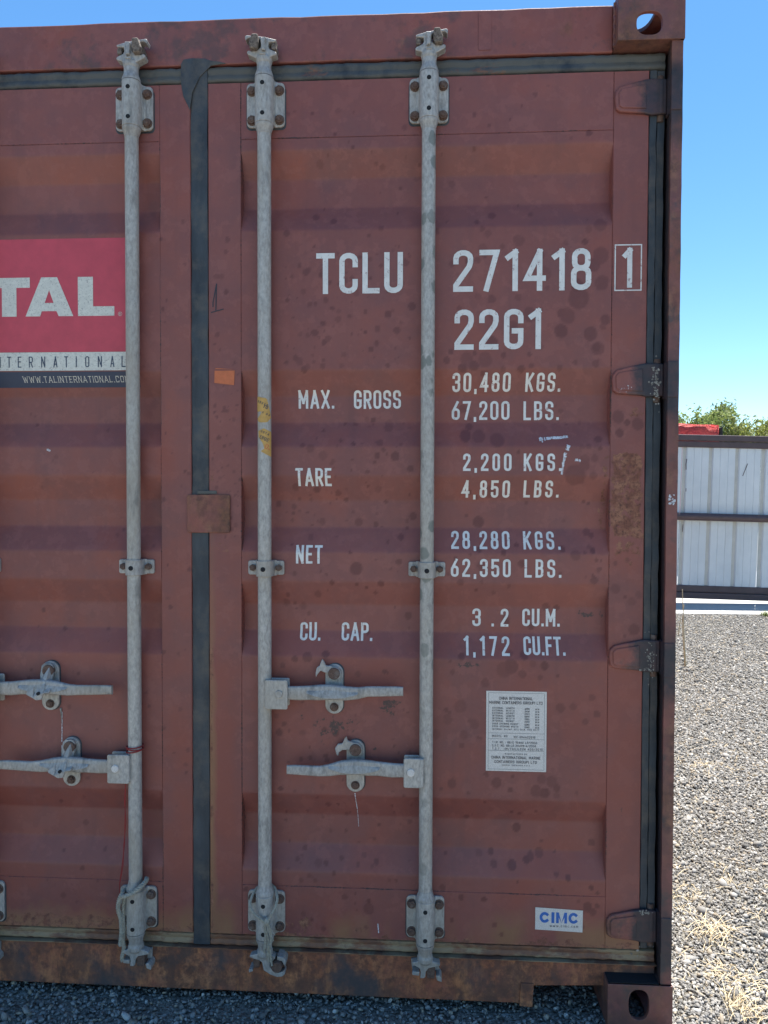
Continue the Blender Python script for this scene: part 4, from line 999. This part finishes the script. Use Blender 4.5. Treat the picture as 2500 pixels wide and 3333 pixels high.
o = obj('rope', mb, 'rope', None, smooth=60); tag(o, 'frayed grey-brown rope looped round the leftmost full locking bar and hanging beside its foot bracket', 'rope', 'old ropes tied to the feet of the locking bars')
xa = .1745; mb = MB()
twist(mb, [(xa + .0, .048 - .006, .325), (xa - .024, .03, .316), (xa - .034, .005, .300), (xa - .032, -.008, .284), (xa - .018, -.012, .268), (xa, -.014, .258), (xa + .010, -.014, .252), (xa + .022, -.010, .268), (xa + .033, -.002, .288), (xa + .034, .012, .305), (xa + .022, .034, .318), (xa, .042, .325)], .0036, .012)
for k, (a, b, c) in enumerate(((.006, .165, 0), (.013, .150, 0), (.019, .142, 1), (.022, .132, 0), (.010, .178, 1), (.024, .200, 2))):
    q = random.Random(k); twist(mb, [(xa + .011, -.010, .254), (xa + a * .8 + q.uniform(-.003, .003), -.011, .235), (xa + a + q.uniform(-.002, .002), -.009, .205), (xa + a - .002 + q.uniform(-.003, .003), -.006, max(b, .175)), (xa + a + q.uniform(-.004, .004), -.004, b)], .0026, .010)
mb.lathe(xa + .012, -.012, [(.002, .243), (.008, .247), (.009, .254), (.007, .260), (.002, .263)], 8)
for k in range(14):
    q = random.Random(50 + k); mb.tube([(xa + .012, -.016, .252), (xa + .012 + q.uniform(-.012, .024), -.02, .24 + q.uniform(-.02, .015))], .0006, 3)
o = obj('rope', mb, 'rope', None, smooth=60); tag(o, 'thin knotted rope with loose hanging ends on the locking bar left of the lettering', 'rope', 'old ropes tied to the feet of the locking bars')
xa = -.1725; mb = MB()
for dz, tl in ((0, .003), (.006, -.002), (.011, .001)): mb.tube([(xa + .0215 * math.cos(a), AX + .0215 * math.sin(a), .680 + dz + tl * math.cos(a)) for a in np.linspace(0, 2 * math.pi, 20)], .0017, 5)
for k in range(2):
    mb.tube([(xa - .018, .002, .602), (xa - .021 - .002 * k, .006, .55), (xa - .024 + .003 * k, .01, .49), (xa - .027 - .002 * k, .014, .43), (xa - .036 + .003 * k, .018, .37), (xa - .044, .02, .32 - .004 * k), (xa - .043 + .002 * k, .02, .27), (xa - .041 + .003 * k, .02, .238)], .0011, 4)
o = obj('string', mb, 'string'); tag(o, 'thin red string wound round the left locking bar and trailing down the door', 'string')

# ================================================================== GROUND
def gravel_mat():
    n = NT('crushed_grey_gravel_ground'); v = n.vor(85); c = n.mix(n.ramp(n.noise(50, 4, .7), .35, .65), (.12, .11, .095), (.33, .31, .265))
    sep = n.n('ShaderNodeSeparateColor'); n.set(sep.inputs[0], v.outputs['Color'])
    c = n.mix(n.ramp(sep.outputs[0], .75, .95, 0, .7), c, (.46, .44, .40)); c = n.mix(n.ramp(n.noise(1.3, 5, .6), .5, .75, 0, .45), c, (.30, .26, .20))
    nb = n.bump(v.outputs['Distance'], .9, .012); nb = n.bump(n.noise(30, 5, .7), .8, .02, nb)
    return n.out(c, .95, 0, nb, .2)
M['ground'] = gravel_mat()
def gh(x, y):
    near = np.clip((np.hypot(x - 1, y - 2) - 30) / 20, 0, 1)
    rut = .010 * np.sin((x * .85 - y * .5) * 11 + 2.5 * vnoise(x, y, 1.1, 66, 2)) * (vnoise(x, y, .9, 67, 2) > .5)
    return (rut + (vnoise(x, y, 2.3, 61, 3) - .5) * .035 + (vnoise(x, y, .5, 62, 2) - .5) * .03) * (1 - near) * np.clip((6.5 - y) / .6, 0, 1) * np.clip((np.maximum(np.abs(x) - 1.15, np.abs(y - 3) - 3.0) + .05) / .4, .12, 1)
gx = np.unique(np.concatenate([np.linspace(-400, -12, 14), np.arange(-12, 1, .5), np.arange(1, 5.5, .06), np.arange(5.5, 14, .5), np.linspace(14, 400, 14)]))
gy = np.unique(np.concatenate([np.linspace(-400, -10, 14), np.arange(-10, -.6, .4), np.arange(-.6, 7, .06), np.arange(7, 14, .5), np.linspace(14, 400, 14)]))
X, Y = np.meshgrid(gx, gy); Zg = gh(X, Y) - .004
co = np.stack([X, Y, Zg], -1).reshape(-1, 3); ny, nx = X.shape; idx = np.arange(nx * ny).reshape(ny, nx)
f = np.stack([idx[:-1, :-1], idx[:-1, 1:], idx[1:, 1:], idx[1:, :-1]], -1).reshape(-1, 4)
me = bpy.data.meshes.new('ground'); me.from_pydata(co.tolist(), [], f.tolist()); me.materials.append(M['ground']); me.shade_smooth()
go = link(bpy.data.objects.new('ground', me)); go['kind'] = 'structure'
M['concrete'] = flat('pale_concrete', (.48, .47, .44), .9, .08, 20, wearc=(.38, .36, .33), wear=.4)
co_ = obj('concrete_apron', MB().box(-25, 30, 6.68, 11.5, -.2, .006), 'concrete'); co_['kind'] = 'structure'

# loose stones
def stone_material():
    n = NT('gravel_stone'); c, *_ = n.attr('tone'); c = n.mix(n.ramp(n.noise(260, 3, .7), .3, .7, 0, .5), c, (.10, .10, .10), 'MULTIPLY') if False else n.mix(n.ramp(n.noise(300, 3, .7), .35, .65, 0, .35), c, (.10, .097, .09))
    return n.out(c, .9, 0, n.bump(n.noise(500, 3, .7), .4, .001), .25)
M['stone'] = stone_material()
ico = bmesh.new(); bmesh.ops.create_icosphere(ico, subdivisions=1, radius=1); IV = np.array([v.co[:] for v in ico.verts]); IF = np.array([[v.index for v in f_.verts] for f_ in ico.faces]); ico.free()
def stones(name, pts, sizes, seed, label=None):
    rs_ = np.random.RandomState(seed); n = len(pts)
    sc = sizes[:, None] * np.stack([rs_.uniform(.6, 1.25, n), rs_.uniform(.5, 1.0, n), rs_.uniform(.3, .65, n)], 1)
    q = rs_.normal(size=(n, 4)); q[:, 1:3] *= .45; q /= np.linalg.norm(q, axis=1)[:, None]; w_, x, y, z = q.T
    Rm = np.stack([1 - 2 * (y * y + z * z), 2 * (x * y - z * w_), 2 * (x * z + y * w_), 2 * (x * y + z * w_), 1 - 2 * (x * x + z * z), 2 * (y * z - x * w_), 2 * (x * z - y * w_), 2 * (y * z + x * w_), 1 - 2 * (x * x + y * y)], 1).reshape(n, 3, 3)
    jit = 1 + rs_.uniform(-.28, .28, (n, len(IV), 1)); V = IV[None] * jit * sc[:, None, :] ; V = np.einsum('nij,nvj->nvi', Rm, V)
    zz = gh(pts[:, 0], pts[:, 1]) + sizes * rs_.uniform(.0, .38, n); V += np.stack([pts[:, 0], pts[:, 1], zz], 1)[:, None, :]
    F = (IF[None] + (np.arange(n) * len(IV))[:, None, None]).reshape(-1, 3); V = V.reshape(-1, 3)
    g = rs_.uniform(.15, .39, n); tone = np.stack([g, g * .955, g * .88], 1); k = rs_.rand(n)
    br = k > .955; tone[br] = np.array([.62, .60, .55]) * rs_.uniform(.7, 1.1, (br.sum(), 1)); tn = (k > .86) & ~br; tone[tn] = np.array([.42, .35, .26]) * rs_.uniform(.7, 1.1, (tn.sum(), 1)); dk = k < .12; tone[dk] *= .6
    colr = np.ones((n, len(IV), 4), np.float32); colr[..., :3] = tone[:, None, :]
    me = bpy.data.meshes.new(name); me.vertices.add(len(V)); me.vertices.foreach_set('co', V.ravel()); me.loops.add(F.size); me.loops.foreach_set('vertex_index', F.ravel())
    me.polygons.add(len(F)); me.polygons.foreach_set('loop_start', np.arange(0, F.size, 3)); me.polygons.foreach_set('loop_total', np.full(len(F), 3)); me.update(calc_edges=True)
    me.color_attributes.new('tone', 'FLOAT_COLOR', 'POINT').data.foreach_set('color', colr.ravel()); me.materials.append(M['stone'])
    o = link(bpy.data.objects.new(name, me)); o['kind'] = 'stuff'; return o
rsn = np.random.RandomState(5)
def szs(n, a, b): return a + (b - a) * rsn.rand(n) ** 2.5
P = []; Z9 = []
n = 22000; p = np.stack([rsn.uniform(-1.3, 1.35, n), rsn.uniform(-.55, .30, n)], 1); P.append(p); Z9.append(szs(n, .0032, .0098))
def wedge(n, y0, y1, a, b):
    y = y0 + (y1 - y0) * rsn.rand(n); lo, hi = 1.12 + .30 * y, 1.75 + .5 * y; x = lo + (hi - lo) * rsn.rand(n); P.append(np.stack([x, y], 1)); Z9.append(szs(n, a, b))
wedge(27000, -.5, 1.2, .0028, .0088); wedge(30000, 1.2, 3.2, .0042, .011); wedge(34000, 3.2, 6.66, .0048, .0115)
n = 24000; p = np.stack([rsn.uniform(-3.5, 7, n), rsn.uniform(-4, 6.6, n)], 1)
p = p[~((np.abs(p[:, 0]) < 1.25) & (p[:, 1] > -.02))]; P.append(p); Z9.append(szs(len(p), .008, .022))
wedge(240, -.3, 6.4, .010, .021)
stones('gravel_stones', np.concatenate(P), np.concatenate(Z9), 8)

# dry grass
M['straw'] = flat('dry_straw', (.56, .45, .28), .8, .25, 40); M['weed'] = flat('green_weed_leaf', (.16, .20, .05), .7, .25, 40)
def blades(mb, cx, cy, n, rad, h, lean, seed, w_=.0016):
    rr = random.Random(seed)
    for _ in range(n):
        a = rr.uniform(0, 2 * math.pi); r = rad * rr.random() ** .7; x, y = cx + r * math.cos(a), cy + r * math.sin(a); b = rr.uniform(0, 2 * math.pi); L = h * rr.uniform(.4, 1.1); le = lean * rr.uniform(.3, 1.3)
        z = float(gh(np.array(x), np.array(y))) - .002; pr = (-math.sin(b), math.cos(b)); prev = None
        for k in range(4):
            t = k / 3; px, py, pz = x + math.cos(b) * le * L * t ** 1.5, y + math.sin(b) * le * L * t ** 1.5, z + L * (t - .35 * le * t * t); ww = w_ * (1 - t * .85)
            i = len(mb.v); mb.v += [(px - pr[0] * ww, py - pr[1] * ww, pz), (px + pr[0] * ww, py + pr[1] * ww, pz)]
            if prev is not None: mb.f.append((prev, prev + 1, i + 1, i))
            prev = i
for k, (x, y, n, rad, h, lean, lab) in enumerate(((1.475, .42, 75, .075, .055, 1.6, 'largest tuft of dry straw-coloured grass beside the lower right corner of the container'),
      (1.428, .10, 70, .05, .065, 1.2, 'dry straw tuft cut by the bottom edge of the picture'), (1.455, .22, 70, .06, .022, 2.4, 'flattened pale patch of dead grass just above the lowest straw tuft'),
      (1.45, .68, 90, .09, .022, 2.6, 'matted dead grass close against the foot of the corner post'), (1.98, 1.85, 90, .14, .03, 2.2, 'thin scatter of dead grass further out on the gravel'))):
    mb = MB(); blades(mb, x, y, n, rad, h, lean, 20 + k); tag(obj('dry_grass_tuft', mb, 'straw'), lab, 'grass tuft', 'dry grass tufts in the gravel')
mb = MB()
for k in range(34):
    rr = random.Random(400 + k); y = rr.choice((rr.uniform(.05, .9), rr.uniform(1.3, 2.6), rr.uniform(0, 6))); x = 1.2 + .33 * y + rr.uniform(.02, .25 + .12 * y); blades(mb, x, y, 8, .035, .028, 2.4, 500 + k)
o = obj('straw_litter', mb, 'straw'); o['kind'] = 'stuff'
mb = MB(); blades(mb, 4.40, 6.60, 130, .07, .075, .8, 77, .004); tag(obj('weed', mb, 'weed'), 'small yellow-green weed at the edge of the concrete in front of the gate', 'weed')
mb = MB(); mb.tube([(3.035, 5.42, -.01), (3.045, 5.42, .09), (3.062, 5.43, .185)], [.0055, .005, .003], 5); tag(obj('dead_stalk', mb, 'straw'), 'single pale dead stalk standing upright in the gravel below the gate', 'stalk')
mb = MB(); mb.tube([(2.62, 4.0, -.01), (2.60, 4.0, .3), (2.585, 4.0, .62)], [.006, .005, .003], 5); mb.tube([(2.615, 4.01, .0), (2.59, 4.01, .35), (2.60, 4.0, .5)], .003, 4); tag(obj('dead_stalk', mb, 'straw'), 'tall thin dead stalk just visible against the lower gate rail by the container edge', 'stalk')

# ================================================================== GATE / FENCE
M['pipe'] = flat('maroon_painted_pipe', (.085, .055, .058), .55, .15, 12)
def sheet_mat():
    n = NT('white_ribbed_sheet_metal'); c = n.mix(n.ramp(n.noise(3, 5, .6), .35, .7), (.60, .63, .64), (.70, .72, .72))
    c = n.mix(n.ramp(n.noise(6, 5, .7, stretch=(1, 1, .12), off=4), .58, .75, 0, .35), c, (.42, .40, .36))
    return n.out(c, .45, 0, n.bump(n.noise(30, 3), .05, .002), .4)
M['sheet'] = sheet_mat(); M['rib'] = flat('tan_sheet_rib', (.52, .50, .45), .6, .1, 8)
fe = thing('sheet_metal_gate', 'long white ribbed sheet metal gate with dark maroon pipe rails behind the container', 'gate', (3.705, 7.48, -.0576)); fe.rotation_euler = (0, R(1.35), 0); fe.scale = (1.0424,) * 3
FY = 0.0; xL, xR = -14.0, 13.0
def frail(z0, z1, y0, y1): return obj('rail', MB().box(xL, xR, y0, y1, z0, z1), 'pipe', fe, bevel=.008)
frail(2.000, 2.070, -.03, .05); frail(1.921, 1.994, -.02, .045)
for z in (1.10,): obj('pipe_rail', MB().tube([(xL, -.035, z), (xR, -.035, z)], .045, 14), 'pipe', fe, smooth=50)
frail(.205, .282, -.02, .05); frail(.125, .199, -.035, .05)
k = 0; x = 3.573 + .905 - 3.573 - 17 * .914
shm = None
while x < xR:
    if shm is None:
        mb = MB(); pts = []
        for j in range(3):
            b = j * .3047
            pts += [(b, 0), (b + .004, .0), (b + .012, .016), (b + .050, .016), (b + .062, 0), (b + .125, 0), (b + .130, .004), (b + .140, .004), (b + .145, 0), (b + .215, 0), (b + .220, .004), (b + .230, .004), (b + .235, 0)]
        pts.append((.9105, 0))
        for a, b in pts: mb.v += [(a, b, .28), (a, b, 1.925)]
        for j in range(len(pts) - 1): mb.f.append((2 * j, 2 * j + 2, 2 * j + 3, 2 * j + 1))
        o = obj('metal_sheet', mb, 'sheet', fe); o.data.materials.append(M['rib'])
        for p_ in o.data.polygons:
            if min(o.data.vertices[v_].co.y for v_ in p_.vertices) > .01: p_.material_index = 1  # rib floors get a darker tan than the flat sheet
        sol = o.modifiers.new('t', 'SOLIDIFY'); sol.thickness = .0012; sol.offset = 1; o.location.x = x; o0 = o; shm = True
    else:
        o = o0.copy(); COL.objects.link(o); o.parent = fe; o.location = (x, .0009 * (k % 2), 0)
    k += 1; x += .914
for x in (-10, -4, 6.5, 12.0): obj('upright', MB().box(x, x + .08, .052, .13, .0, 2.0), 'pipe', fe, bevel=.006)
# scratches on the sheets
decal('scuff', [q for pl in ([(.045, 1.78), (.038, 1.72), (.042, 1.66)], [(.05, 1.43), (.05, 1.40)], [(.75, 1.74), (.70, 1.60)], [(.03, 1.0), (.025, .92)]) for q in stroke(pl, .008)], 'pipe', fe, 0, fn=lambda a, b: -.004)

# ================================================================== BEYOND THE GATE
tr = thing('covered_trailer', 'bright red tarpaulin-covered load with a black end showing just above the gate', 'covered trailer', (4.55, 12.0, 0))
def redmat():
    n = NT('wrinkled_red_tarpaulin'); c = n.mix(n.ramp(n.noise(4, 4), .35, .65), (.42, .03, .03), (.52, .055, .045)); return n.out(c, .5, 0, n.bump(n.noise(5, 5, .7, dist=1.5), 1.0, .08), .4)
M['tarp'] = redmat()
bmx = bmesh.new(); bmesh.ops.create_cube(bmx, size=1)
bmesh.ops.subdivide_edges(bmx, edges=bmx.edges[:], cuts=9, use_grid_fill=True)
for v in bmx.verts:
    x_, y_, z_ = v.co; v.co = (x_ * 2.15 + .0, y_ * 1.5, 1.715 + z_ * 1.66 + .022 * math.sin(x_ * 7) * (z_ > .4) + .008 * math.sin(x_ * 23 + z_ * 7) + (.02 if z_ > .45 else 0))
me = bpy.data.meshes.new('tarpaulin'); bmx.to_mesh(me); bmx.free(); me.materials.append(M['tarp']); me.shade_smooth(); tp = link(bpy.data.objects.new('tarpaulin', me), tr)
obj('end_panel', MB().ext([(1.085, .9), (1.11, 2.52), (1.165, 2.54), (1.19, .9)], -.70, .70), 'black', tr, bevel=.01)
obj('bed', MB().box(-1.3, 1.3, -.8, .8, .62, .88), 'pipe', tr, bevel=.01)
for x in (-.75, .75):
    for y in (-.78, .78):
        wmb = MB(); wmb.disc(x, .33, .33, y - .1, y + .1, 24); wh = obj('wheel', wmb, 'black', tr, bevel=.02); obj('rim', MB().disc(x, .33, .17, y - .105, y + .105, 16), 'galv', tr)
# trees
def leaf_mat():
    n = NT('mesquite_leaf'); inf = n.n('ShaderNodeAttribute', attribute_name='tone'); c = inf.outputs['Color']
    n.set(n.b.inputs['Base Color'], c); n.b.inputs['Roughness'].default_value = .6
    tb = n.n('ShaderNodeBsdfTranslucent'); n.set(tb.inputs['Color'], c); mx = n.n('ShaderNodeMixShader'); mx.inputs[0].default_value = .4
    n.t.links.new(n.b.outputs[0], mx.inputs[1]); n.t.links.new(tb.outputs[0], mx.inputs[2]); n.t.links.new(mx.outputs[0], n.t.nodes['Material Output'].inputs['Surface']); return n.m
M['leaf'] = leaf_mat(); M['bark'] = flat('grey_brown_bark', (.13, .10, .075), .9, .3, 30, bump=.5)
def tree(x, y, h, rad, seed, label, tint=(1, 1, 1), nl=9000, base=.9):
    t = thing('mesquite_tree', label, 'tree', (x, y, 0), 'trees beyond the gate'); rs_ = np.random.RandomState(seed); rr = random.Random(seed)
    mb = MB(); tips = []
    mb.tube([(0, 0, -.05), (.05, .03, h * .15), (.02, .0, h * .3)], [.11, .09, .07], 8)
    for k in range(9):
        a = k * 2.4 + rr.uniform(-.3, .3); L = rad * rr.uniform(.6, 1.0); zt_ = h * rr.uniform(.66, .92); p0 = Vector((.02, 0, h * .28)); p2 = Vector((math.cos(a) * L, math.sin(a) * L, zt_)); p1 = (p0 + p2) / 2 + Vector((0, 0, .15)); mb.tube([p0, p1, p2], [.05, .03, .012], 6)
        for j in range(8):
            b = a + rr.uniform(-1.2, 1.2); l = rr.uniform(.3, .75) * rad; s0 = p1.lerp(p2, rr.random()); e = s0 + Vector((math.cos(b) * l, math.sin(b) * l, rr.uniform(.2, 1.1) * rad)); e.z = min(e.z, h * rr.uniform(.92, 1.0)); mb.tube([s0, (s0 + e) / 2 + Vector((0, 0, .06)), e], [.014, .009, .003], 4); tips.append((s0, e))
    obj('trunk', mb, 'bark', t, smooth=60)
    C = []; 
    for _ in range(nl):
        s0, e = tips[rr.randrange(len(tips))]; q = s0.lerp(e, rr.random() ** .6) + Vector((rr.gauss(0, .11), rr.gauss(0, .11), rr.gauss(0, .09))); C.append(q)
    for _ in range(nl // 3):   # fill lower crown
        a = rr.uniform(0, 6.28); r = rad * math.sqrt(rr.random()); C.append(Vector((r * math.cos(a), r * math.sin(a), rr.uniform(base, h * .72))))
    C = np.array([c[:] for c in C]); n = len(C); d1 = rs_.normal(size=(n, 3)); d1 /= np.linalg.norm(d1, axis=1)[:, None]; d2 = np.cross(d1, rs_.normal(size=(n, 3))); d2 /= np.linalg.norm(d2, axis=1)[:, None]
    L = rs_.uniform(.045, .095, (n, 1)); Wd = L * .38; V = np.stack([C - d1 * L, C + d2 * Wd, C + d1 * L, C - d2 * Wd], 1).reshape(-1, 3); F = np.arange(4 * n).reshape(n, 4)
    me = bpy.data.meshes.new('crown'); me.vertices.add(len(V)); me.vertices.foreach_set('co', V.ravel()); me.loops.add(F.size); me.loops.foreach_set('vertex_index', F.ravel()); me.polygons.add(n); me.polygons.foreach_set('loop_start', np.arange(0, 4 * n, 4)); me.polygons.foreach_set('loop_total', np.full(n, 4)); me.update(calc_edges=True)
    g = rs_.uniform(.6, 1.25, (n, 1)) * np.array([[.25, .29, .10]]) * np.array([tint]); col = np.ones((n, 4, 4), np.float32); col[..., :3] = g[:, None, :]; me.color_attributes.new('tone', 'FLOAT_COLOR', 'POINT').data.foreach_set('color', col.ravel()); me.materials.append(M['leaf']); link(bpy.data.objects.new('crown', me), t)
tree(10.15, 26, 4.72, 1.2, 5, 'tallest green tree rising over the gate right beside the container edge', (1, 1.05, .9))
tree(11.6, 26.4, 4.1, 1.0, 2, 'thin feathery grey-green tree in the gap behind the red load', (.95, .95, 1.1), 2800)
tree(12.75, 26, 4.4, 1.25, 3, 'round yellow-green tree over the gate at the right edge of the picture', (1.1, 1.05, .8))
tree(15.3, 27, 4.15, 1.4, 4, 'tree mostly beyond the right edge of the picture, only its twigs showing', (.95, 1, .9), 3000)
for k, (x, y, h) in enumerate(((6.5, 27, 4.4), (2.0, 28, 4.2), (-4.5, 27, 4.6))): tree(x, y, h, 1.4, 10 + k, ('tree hidden behind the right half of the container', 'tree hidden behind the middle of the container', 'tree hidden behind the left half of the container')[k], (1, 1, .9), 2600)
sl_ = thing('street_lamp', 'distant thin street lamp with one arm above the trees', 'street lamp', (22.6, 60, 0))
obj('pole', MB().tube([(0, 0, 0), (0, 0, 7.95)], [.1, .06], 8), 'bark', sl_, smooth=60); obj('arm', MB().tube([(0, 0, 7.3), (.25, 0, 7.6), (.7, 0, 7.72)], .03, 6), 'bark', sl_); obj('lamp_head', MB().box(.45, .95, -.08, .08, 7.68, 7.76), 'bark', sl_)
